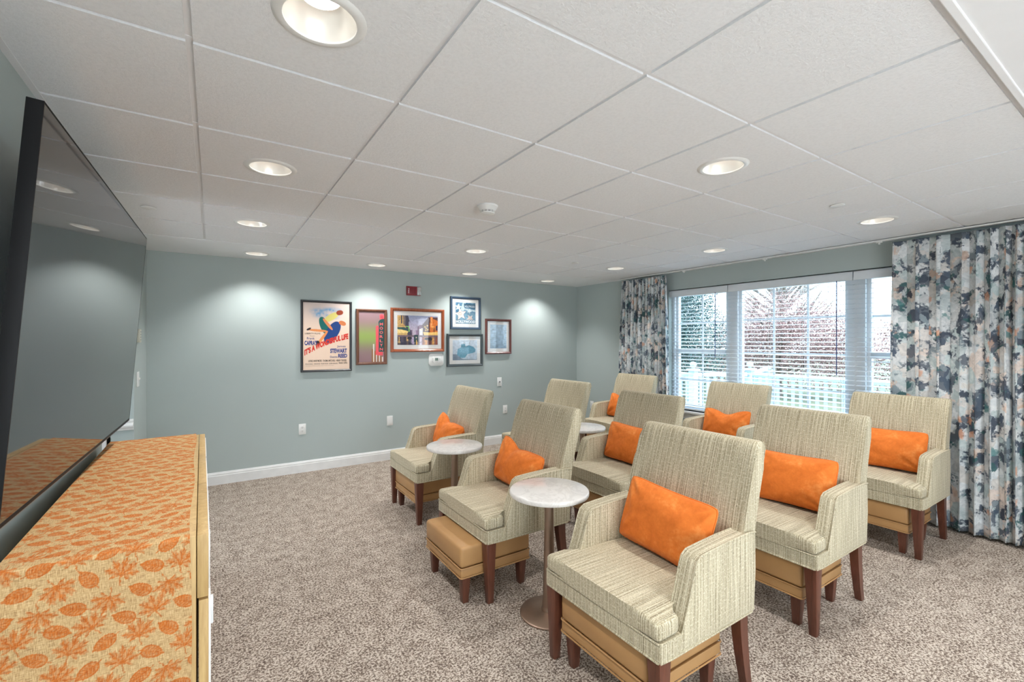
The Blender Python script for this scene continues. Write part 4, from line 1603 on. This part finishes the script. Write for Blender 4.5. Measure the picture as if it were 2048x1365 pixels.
for cx_, c_, wd in ((.04, (232, 190, 110), .03), (.10, (60, 66, 92), .03), (.17, (70, 66, 80), .05), (.24, (224, 184, 110), .02), (.30, (62, 74, 90), .03), (.38, (190, 168, 200), .04),
                    (.46, (238, 196, 96), .02), (.43, (40, 50, 60), .03), (.57, (220, 204, 224), .03), (.63, (150, 80, 50), .03), (.70, (230, 160, 70), .04), (.80, (96, 52, 46), .05), (.88, (230, 170, 84), .03), (.96, (150, 76, 44), .03)):
    paint(img, np.exp(-((X - cx_) / wd) ** 2) * wet * (0.6 + 0.6 * nA).clip(0, 1), c_)
paint(img, P([(0, .10), (.05, .06), (.25, .14), (.38, .02), (.5, 0), (0, 0)]), (52, 50, 72), .8)
paint(img, P([(.395, .10), (.395, .32), (.415, .345), (.485, .345), (.505, .32), (.505, .10)]), (38, 60, 66))
paint(img, np.exp(-(((X - .455) / .012) ** 2 + ((Y - .25) / .02) ** 2)), (255, 240, 200))
paint(img, (np.abs(X - .462) < .008) & (Y < .17), (240, 190, 90))
for cx_, w_, h_, cy_ in ((.29, .06, .05, .23), (.71, .05, .045, .21), (.80, .055, .06, .20)):
    paint(img, ((X - cx_) / w_) ** 2 + ((Y - cy_) / h_) ** 2 < 1, (44, 42, 54))
for xx in (.015, .07, .16, .20):
    paint(img, (np.abs(X - xx) < .013) & (Y > .12) & (Y < .28), (56, 50, 66))
img *= (0.82 + 0.34 * nA)[:, :, None]
img = np.clip(img, 0, 1)
canvas_mesh('print', img, -pw, pw, -ph, ph, -0.0108, VC, r)
TW, TH = 2 * pw, 2 * ph
bx = lambda fx: -pw + fx * TW
bz = lambda fz: -ph + fz * TH
mb = MB()
for k, ch in enumerate('ARC'):
    text_into(mb, ch, bx(.042), bz(.91 - k * .085), TW * .030, TH * .055, 0, 0)
text_into(mb, 'STRAND', bx(.02), bz(.635), TW * .17, TH * .05, 0, 0)
for k, ch in enumerate('HOTEL'):
    text_into(mb, ch, bx(.822), bz(.90 - k * .068), TW * .032, TH * .050, 0, 1)
mb.build('lettering', [flat_mat('brown_letter_ink', (150, 84, 50)), flat_mat('cream_letter_ink', (255, 214, 150))], r, 0, (0, -0.0113, 0))

# 4. collage with big white letters
r, w2, h2 = frame('hollywood_collage_picture', 2.615, 3.067, 1.602, 2.038, 0.030, M['fr_blue'],
                  'blue-framed square collage picture with big white letters, above the dark-framed one', 0.028)
MB().box(-w2, w2, -0.010, -0.007, -h2, h2).build('mat_board', M['mat'], r, 0)
pw, ph = w2 - 0.046, h2 - 0.046
X, Y, img = canvas(2 * pw, 2 * ph, 0.0025)
ny, nx = X.shape
nA = smooth_noise(nx, ny, 4, 41); nB = smooth_noise(nx, ny, 11, 42)
img[:] = lin((104, 140, 160))
paint(img, nB * (Y > .5), (28, 84, 120), .9)
paint(img, inside([(.2, .5), (.35, 1), (.5, 1), (.38, .5)], X, Y), (184, 206, 214), .8)
paint(img, inside([(.42, .78), (.40, .96), (1, .93), (1, .70)], X, Y), (52, 84, 104))
paint(img, inside([(.42, .66), (.40, .74), (1, .66), (1, .58)], X, Y), (168, 184, 190))
def star(cx_, cy_, R_, a0, c_, a_=1.0):
    pl = []
    for k in range(10):
        rr = R_ if k % 2 == 0 else R_ * .45
        pl.append((cx_ + rr * math.cos(a0 + k * PI / 5), cy_ + rr * math.sin(a0 + k * PI / 5)))
    paint(img, inside(pl, X, Y), c_, a_)
star(.25, .45, .34, .5, (78, 96, 112)); star(.25, .45, .30, .5, (226, 206, 196))
star(.14, .78, .18, .2, (190, 204, 206)); star(.68, .60, .14, 1.2, (186, 196, 198)); star(.72, .26, .20, .9, (220, 196, 184))
paint(img, ((X - .22) / .09) ** 2 + ((Y - .47) / .08) ** 2 < 1, (196, 160, 148)); paint(img, ((X - .22) / .045) ** 2 + ((Y - .47) / .04) ** 2 < 1, (236, 214, 200))
for k in range(7):
    paint(img, (np.abs(Y - (.22 + k * .052)) < .010) & (X > .55), (82, 108, 122), .7)
paint(img, Y < .20, (96, 124, 140))
img *= (0.75 + 0.5 * nA)[:, :, None]
img = np.clip(img, 0, 1)
canvas_mesh('print', img, -pw, pw, -ph, ph, -0.0108, VC, r)
TW, TH = 2 * pw, 2 * ph
mb = MB()
text_into(mb, 'HOLLYWOOD', bx(.02), bz(.035), TW * .96, TH * .13, 0, 0, 0.035)
text_into(mb, 'HOLLYWOOD', bx(.46), bz(.78), TW * .50, TH * .09, 0, 0, 0.0)
mb.build('lettering', INK['pale'], r, 0, (0, -0.0113, 0))

# 5. dark framed print of a building, paled bluish to imitate window reflection
r, w2, h2 = frame('grey_building_picture', 2.564, 3.099, 1.107, 1.543, 0.034, M['fr_grey'],
                  'dark grey-framed picture, print tinted hazy blue for window reflection, below the collage with big white letters', 0.030)
MB().box(-w2, w2, -0.010, -0.007, -h2, h2).build('mat_board', M['mat'], r, 0)
pw, ph = w2 - 0.050, h2 - 0.050
X, Y, img = canvas(2 * pw, 2 * ph, 0.003)
ny, nx = X.shape
img[:] = lin((176, 190, 204))
paint(img, np.clip(Y * 1.1, 0, 1), (196, 208, 220))
dome = P([(.16, .12), (.20, .55), (.34, .64), (.34, .80), (.50, .82), (.52, .68), (.66, .74), (.84, .66), (.94, .52), (.92, .40), (.80, .34), (.60, .30), (.50, .12)])
paint(img, dome, (92, 146, 168))
paint(img, P([(0, 0), (0, .30), (.14, .30), (.40, .05), (1, .03), (1, 0)]), (120, 134, 150))
img *= (0.85 + 0.3 * smooth_noise(nx, ny, 6, 51))[:, :, None]
canvas_mesh('print', np.clip(img, 0, 1), -pw, pw, -ph, ph, -0.0108, VC, r)

# 6. maroon framed print, window reflection painted in as pale blue
r, w2, h2 = frame('maroon_framed_picture', 3.146, 3.568, 1.265, 1.755, 0.032, M['fr_maroon'],
                  'maroon-framed upright picture, furthest right on the picture wall', 0.030)
MB().box(-w2, w2, -0.010, -0.007, -h2, h2).build('mat_board', M['mat'], r, 0)
pw, ph = w2 - 0.044, h2 - 0.046
X, Y, img = canvas(2 * pw, 2 * ph, 0.003)
ny, nx = X.shape
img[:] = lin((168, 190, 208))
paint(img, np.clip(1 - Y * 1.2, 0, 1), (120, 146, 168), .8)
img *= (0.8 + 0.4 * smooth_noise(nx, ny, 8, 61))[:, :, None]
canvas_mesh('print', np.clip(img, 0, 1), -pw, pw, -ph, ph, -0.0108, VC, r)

# ------------------------------------------------------------------ wall fittings
def plate_on_far(name, x, z, w=0.073, h=0.118, label='', cat='outlet', group=None, kind='duplex'):
    r = empty(name, (x, YF, z), 0, label, cat, group)
    MB().box(-w / 2, w / 2, -0.006, 0.0, -h / 2, h / 2, 0.003).build('cover_plate', M['plate'], r)
    if kind == 'duplex':
        for s in (-1, 1):
            so = MB().lathe([(0, -0.0085), (0.0150, -0.0085), (0.0165, -0.006)], c=(0, 0, s * 0.020), n=24, axis='Y').build('socket', M['plate'], r, 40)
            mb = MB()
            for dx in (-0.006, 0.006):
                mb.box(dx - 0.0014, dx + 0.0014, -0.0090, -0.0080, s * 0.020 - 0.003, s * 0.020 + 0.006)
            mb.box(-0.0022, 0.0022, -0.0090, -0.0080, s * 0.020 - 0.010, s * 0.020 - 0.006)
            mb.build('slots', M['dark'], so, 0)
    if kind == 'decora':
        in_ = MB().box(-0.0165, 0.0165, -0.0085, -0.005, -0.034, 0.034, 0.001).build('socket', M['plate'], r)
        mb = MB()
        for s in (-1, 1):
            for dx in (-0.006, 0.006):
                mb.box(dx - 0.0013, dx + 0.0013, -0.0090, -0.0080, s * 0.019 - 0.003, s * 0.019 + 0.005)
            mb.box(-0.002, 0.002, -0.0090, -0.0080, s * 0.019 - 0.010, s * 0.019 - 0.006)
        mb.build('slots', M['dark'], in_, 0)
    return r


plate_on_far('wall_outlet', 0.826, 0.475, label='white duplex wall outlet low on the far wall, nearest the cabinet', group='white wall outlets')
r = plate_on_far('blank_plate', 1.807, 0.474, label='blank white cover plate low on the far wall, left of the front chairs', cat='wall plate', kind='blank')
plate_on_far('wall_outlet', 3.474, 0.477, label='white wall outlet behind the front row, below the small plate with a plug', group='white wall outlets', kind='decora')
r = plate_on_far('cable_plate', 3.378, 0.872, h=0.125, label='white wall plate with dark cable plug, above the far wall outlet', cat='wall plate', kind='blank')
MB().lathe([(0, -0.030), (0.006, -0.030), (0.008, -0.024), (0.008, -0.012), (0.011, -0.012), (0.011, -0.006)], c=(0.003, 0, 0.0), n=20, axis='Y').build('plug', M['silver'], r, 40)
MB().tube([(0.003, -0.028, 0.0), (0.012, -0.045, -0.004), (0.018, -0.036, -0.05), (0.03, -0.010, -0.12), (0.045, -0.004, -0.20)], 0.0022, 6).build('cable', M['cord'], r, 60)

r = empty('wall_outlet', (XR, 5.11, 0.475), 0, 'white wall outlet on the window wall, left of the corner curtain', 'outlet', 'white wall outlets')
MB().box(-0.006, 0.0, -0.0365, 0.0365, -0.059, 0.059, 0.003).build('cover_plate', M['plate'], r)
in_ = MB().box(-0.0085, -0.005, -0.0165, 0.0165, -0.034, 0.034, 0.001).build('socket', M['plate'], r)
mb = MB()
for s in (-1, 1):
    for dy in (-0.006, 0.006):
        mb.box(-0.0090, -0.0080, dy - 0.0013, dy + 0.0013, s * 0.019 - 0.003, s * 0.019 + 0.005)
    mb.box(-0.0090, -0.0080, -0.002, 0.002, s * 0.019 - 0.010, s * 0.019 - 0.006)
mb.build('slots', M['dark'], in_, 0)

# fire strobe
r = empty('fire_alarm_strobe', (2.108, YF, 2.075), 0, 'red fire alarm with clear strobe, high on the far wall', 'fire alarm')
MB().box(-0.094, 0.094, -0.012, 0.0, -0.058, 0.058, 0.004).build('back_plate', M['red'], r)
MB().box(-0.090, 0.036, -0.040, -0.012, -0.054, 0.054, 0.007).build('sounder', M['red'], r)
mb = MB()
for k in range(5):
    mb.box(-0.052 + k * 0.016, -0.047 + k * 0.016, -0.0415, -0.0395, -0.036, 0.036)
mb.build('sound_slots', plain('dark_red_slots', (0.10, 0.008, 0.012, 1), 0.5), r, 0)
mb = MB()
text_into(mb, 'FIRE', 0, 0, 0.062, 0.013, 0, 0, 0.02, lambda x_, z_: (-0.068 - z_, -0.031 + x_))
mb.build('lettering', INK['pale'], r, 0, (0, -0.0412, 0))
mb = MB()
mb.box(0.036, 0.092, -0.046, -0.012, -0.054, 0.054, 0.010, 3)
mb.build('strobe_lens', M['strobe'], r)

# thermostat
r = empty('thermostat', (2.417, YF, 1.205), 0, 'white thermostat with grey display below the street painting', 'thermostat')
def rrect(w, h, rad, n=6):
    pts = []
    for cx, cz, st in ((w - rad, h - rad, 0), (-w + rad, h - rad, PI / 2), (-w + rad, -h + rad, PI), (w - rad, -h + rad, 1.5 * PI)):
        for k in range(n + 1):
            a = st + k / n * PI / 2
            pts.append((cx + rad * math.cos(a), cz + rad * math.sin(a)))
    return pts
MB().prism(rrect(0.102, 0.078, 0.035), -0.008, 0.0, 'Y', 0.003, 2, cap_only=True).build('back_plate', M['plate'], r, 40)
MB().prism(rrect(0.058, 0.040, 0.020), -0.032, -0.008, 'Y', 0.006, 3, cap_only=True).build('body', M['plate'], r, 40)
MB().box(-0.028, 0.016, -0.0330, -0.0318, -0.012, 0.024, 0.0004).build('display', M['lcd'], r, 0)
mb = MB()
for z in (0.014, 0.0):
    mb.box(0.030, 0.040, -0.0335, -0.0315, z - 0.003, z + 0.003)
mb.box(-0.020, -0.010, -0.0335, -0.0315, -0.028, -0.024); mb.box(0.000, 0.010, -0.0335, -0.0315, -0.028, -0.024)
mb.build('buttons', M['silver'], r, 0)

# fittings on the short return wall beside the television
r = empty('light_switch', (XL, 4.85, 1.13), 0, 'white double light switch on the narrow wall strip beside the television', 'light switch')
MB().box(0.0, 0.006, -0.060, 0.060, -0.062, 0.062, 0.003).build('cover_plate', M['plate'], r)
for s in (-1, 1):
    MB().box(0.006, 0.016, s * 0.024 - 0.005, s * 0.024 + 0.005, -0.004, 0.012, 0.002).build('toggle', M['plate'], r)
r = empty('wall_intercom', (XL, 4.84, 1.49), 0, 'slim beige control box above the light switch', 'control box')
MB().box(0.0, 0.022, -0.050, 0.050, -0.055, 0.055, 0.003).build('case', M['beige'], r)
mb = MB()
for k in range(4):
    mb.box(0.022, 0.0235, -0.030, 0.030, -0.036 + k * 0.022, -0.030 + k * 0.022)
mb.build('key_row', M['silver'], r, 0)

# ------------------------------------------------------------------ outside
g = NT('pale_autumn_lawn')
v = g.coord()
gm = g.base(g.ramp(g.math('ADD', g.math('MULTIPLY', g.noise(v, 1.5, 4), .6), g.math('MULTIPLY', g.noise(v, 25, 3), .4)),
                   [(0.35, (0.05, 0.07, 0.035, 1)), (0.6, (0.11, 0.115, 0.07, 1))]), 0.95)
mb = MB(); mb.box(5.05, 60, -40, 50, -0.35, -0.15)
struct(mb.build('ground_outside', gm, smooth=0))
struct(MB().box(-14, 5.05, -16, YB - 0.12, -0.20, -0.03).box(-14, -2.2, YB - 0.12, 20, -0.20, -0.03).build('ground_bounce', plain('pale_bounce_surface', (0.54, 0.55, 0.57, 1), 0.8), smooth=0))  # unseen pale ground added to bounce daylight up to the ceiling
struct(MB().box(5.02, 7.45, -6, 16, -0.20, -0.13).build('ground_bounce_deck', plain('pale_bounce_boards', (0.52, 0.53, 0.55, 1), 0.7), smooth=0))  # unseen pale slab added to throw light up through the window

fn = empty('garden_fence', (7.6, 4.22, -0.15), 0, 'white picket fence with ball-topped posts outside the window', 'fence')
def fpost(x, y):
    mb = MB()
    mb.box(x - .055, x + .055, y - .055, y + .055, 0, 1.10, 0.003)
    mb.box(x - .080, x + .080, y - .080, y + .080, 1.10, 1.135, 0.006)
    mb.lathe([(0.030, 1.135), (0.022, 1.155), (0.045, 1.175), (0.055, 1.205), (0.045, 1.238), (0.0, 1.255)], c=(x, y, 0), n=20)
    mb.build('post', M['vinylfence'], fn, 30)
def frun(x0, y0, x1, y1):
    L_ = math.hypot(x1 - x0, y1 - y0); a = math.atan2(y1 - y0, x1 - x0)
    mb = MB()
    mb.box(0, L_, -0.035, 0.035, 1.00, 1.065, 0.004); mb.box(0, L_, -0.025, 0.025, 0.08, 0.14, 0.004)
    rl = mb.build('rail', M['vinylfence'], fn); rl.location = (x0, y0, 0); rl.rotation_euler = (0, 0, a)
    mb = MB()
    n = int(L_ / 0.112)
    for k in range(n):
        cx = (k + 0.5) * L_ / n
        mb.box(cx - 0.021, cx + 0.021, -0.012, 0.012, 0.12, 1.02)
    pk = mb.build('picket_panel', M['vinylfence'], rl, 0)
fpost(0, 0); fpost(-0.9, 0.46); fpost(0, -2.4); fpost(0, -4.8); fpost(-0.9, 2.9)
frun(-0.055, 0.03, -0.84, 0.43); frun(0, -0.055, 0, -2.34); frun(0, -2.46, 0, -4.74); frun(-0.9, 0.52, -0.9, 2.84)
frun(0.055, 0.0, 2.4, 0.9)


def foliage_mesh(name, blobs_, n, size, mats, seed):
    r = np.random.default_rng(seed)
    B = np.array(blobs_, float)
    w_ = B[:, 3] * B[:, 4] * B[:, 5]
    pick = r.choice(len(B), n, p=w_ / w_.sum())
    unit = lambda a: a / np.linalg.norm(a, axis=1, keepdims=True)
    d = unit(r.normal(size=(n, 3)))
    p = B[pick, :3] + d * B[pick, 3:] * (r.random((n, 1)) ** 0.5)
    a = unit(r.normal(size=(n, 3)))
    b_ = unit(np.cross(a, r.normal(size=(n, 3))))
    s_ = size * r.uniform(.6, 1.4, (n, 1))
    v = np.stack([p - a * s_, p - b_ * s_ * .5, p + a * s_, p + b_ * s_ * .5], 1).reshape(-1, 3)
    me = bpy.data.meshes.new(name)
    me.vertices.add(4 * n); me.vertices.foreach_set('co', v.astype(np.float32).ravel())
    me.loops.add(4 * n); me.loops.foreach_set('vertex_index', np.arange(4 * n, dtype=np.int32))
    me.polygons.add(n)
    me.polygons.foreach_set('loop_start', np.arange(0, 4 * n, 4, dtype=np.int32))
    me.polygons.foreach_set('loop_total', np.full(n, 4, dtype=np.int32))
    me.update(calc_edges=True)
    return me


def m_leaf(name, c1, c2):
    g = NT(name)
    m = g.base(g.ramp(g.noise(g.coord(), 3.5, 3), [(0.35, c1), (0.65, c2)]), 0.8)
    return m


LEAF = dict(green=m_leaf('dark_evergreen_leaves', (0.025, 0.055, 0.055, 1), (0.07, 0.12, 0.11, 1)),
            red=m_leaf('rusty_autumn_leaves', (0.20, 0.105, 0.095, 1), (0.34, 0.22, 0.205, 1)),
            grey=m_leaf('bare_grey_twigs', (0.16, 0.15, 0.15, 1), (0.26, 0.24, 0.24, 1)),
            bark=m_leaf('grey_brown_bark', (0.14, 0.11, 0.09, 1), (0.24, 0.20, 0.17, 1)))


def tree(name, x, y, h, blobs_, n, size, leaf, label, seed, nb=9, cat='tree', group=None):
    r = empty(name, (x, y, -0.15), 0, label, cat, group)
    rr = random.Random(seed)
    mb = MB()
    mb.tube([(0, 0, 0), (0.03, 0.02, h * .3), (-0.02, 0.05, h * .6), (0, 0, h * .85)], [h * .025, h * .02, h * .013, h * .004], 7)
    for k in range(nb):
        z = h * rr.uniform(.12, .7); a = rr.uniform(0, 2 * PI); L_ = h * rr.uniform(.25, .45)
        p0 = Vector((0, 0, z)); d = Vector((math.cos(a), math.sin(a), rr.uniform(.5, 1.3))).normalized()
        p1 = p0 + d * L_ * .5; p2 = p1 + (d + Vector((0, 0, .3))).normalized() * L_ * .5
        mb.tube([p0, p1, p2], [h * .012, h * .008, h * .003], 5)
        for q in range(3):
            a2 = a + rr.uniform(-.9, .9)
            d2 = Vector((math.cos(a2), math.sin(a2), rr.uniform(.3, 1.2))).normalized()
            mb.tube([p1, p1 + d2 * L_ * .45], [h * .006, h * .002], 4)
    mb.build('trunk', LEAF['bark'], r, 60)
    me = foliage_mesh('foliage', blobs_, n, size, None, seed)
    mesh_obj('foliage', me, leaf, r, 0)
    return r


tree('autumn_tree', 13.6, 6.7, 3.0, [(0, 0, 1.9, 1.6, 1.7, 1.15), (0.3, -1.2, 1.4, 1.2, 1.2, 1.0), (0, 1.1, 1.5, 1.2, 1.1, 1.0)], 60000, 0.020, LEAF['red'],
     'rusty autumn tree beyond the fence, in the middle of the widest blind', 1, 14, 'tree', 'trees beyond the fence')
tree('autumn_tree', 13.2, 2.6, 2.7, [(0, 0, 1.6, 1.4, 1.6, 1.1), (0, -1.0, 1.3, 1.2, 1.3, 1.0)], 45000, 0.020, LEAF['red'],
     'rusty autumn tree beyond the fence, seen through the right side of the window', 2, 12, 'tree', 'trees beyond the fence')
tree('evergreen_tree', 11.0, 8.2, 4.6, [(0, 0, 1.6, 1.3, 1.5, 1.5), (0, .2, 3.0, 1.1, 1.3, 1.5)], 60000, 0.024, LEAF['green'],
     'dark evergreen tree beyond the fence, seen through the left window', 3, 6, 'tree', 'trees beyond the fence')
tree('evergreen_tree', 13.5, 14.0, 4.2, [(0, 0, 1.9, 1.9, 2.2, 1.7), (0, .4, 3.0, 1.3, 1.5, 1.3)], 16000, 0.05, LEAF['green'],
     'dark evergreen tree at the far left of the window view', 4, 6, 'tree', 'trees beyond the fence')
tree('bare_tree', 21.0, 10.2, 6.2, [(0, 0, 3.9, 2.4, 3.0, 1.9)], 16000, 0.022, LEAF['grey'],
     'tall bare grey tree rising against the sky behind the autumn tree', 5, 34, 'tree', 'trees beyond the fence')
o = mesh_obj('shrub_bank', foliage_mesh('shrub_bank', [(0, k * 2.6, 0.8 + 0.25 * math.sin(k * 2.1), 0.9, 1.9, 1.5) for k in range(-3, 9)], 80000, 0.034, None, 9), LEAF['red'], None, 0)
o.location = (16.5, 4, 0.0)
tag(o, 'low bank of rusty autumn shrubs behind the fence', 'shrubs', None, 'stuff')
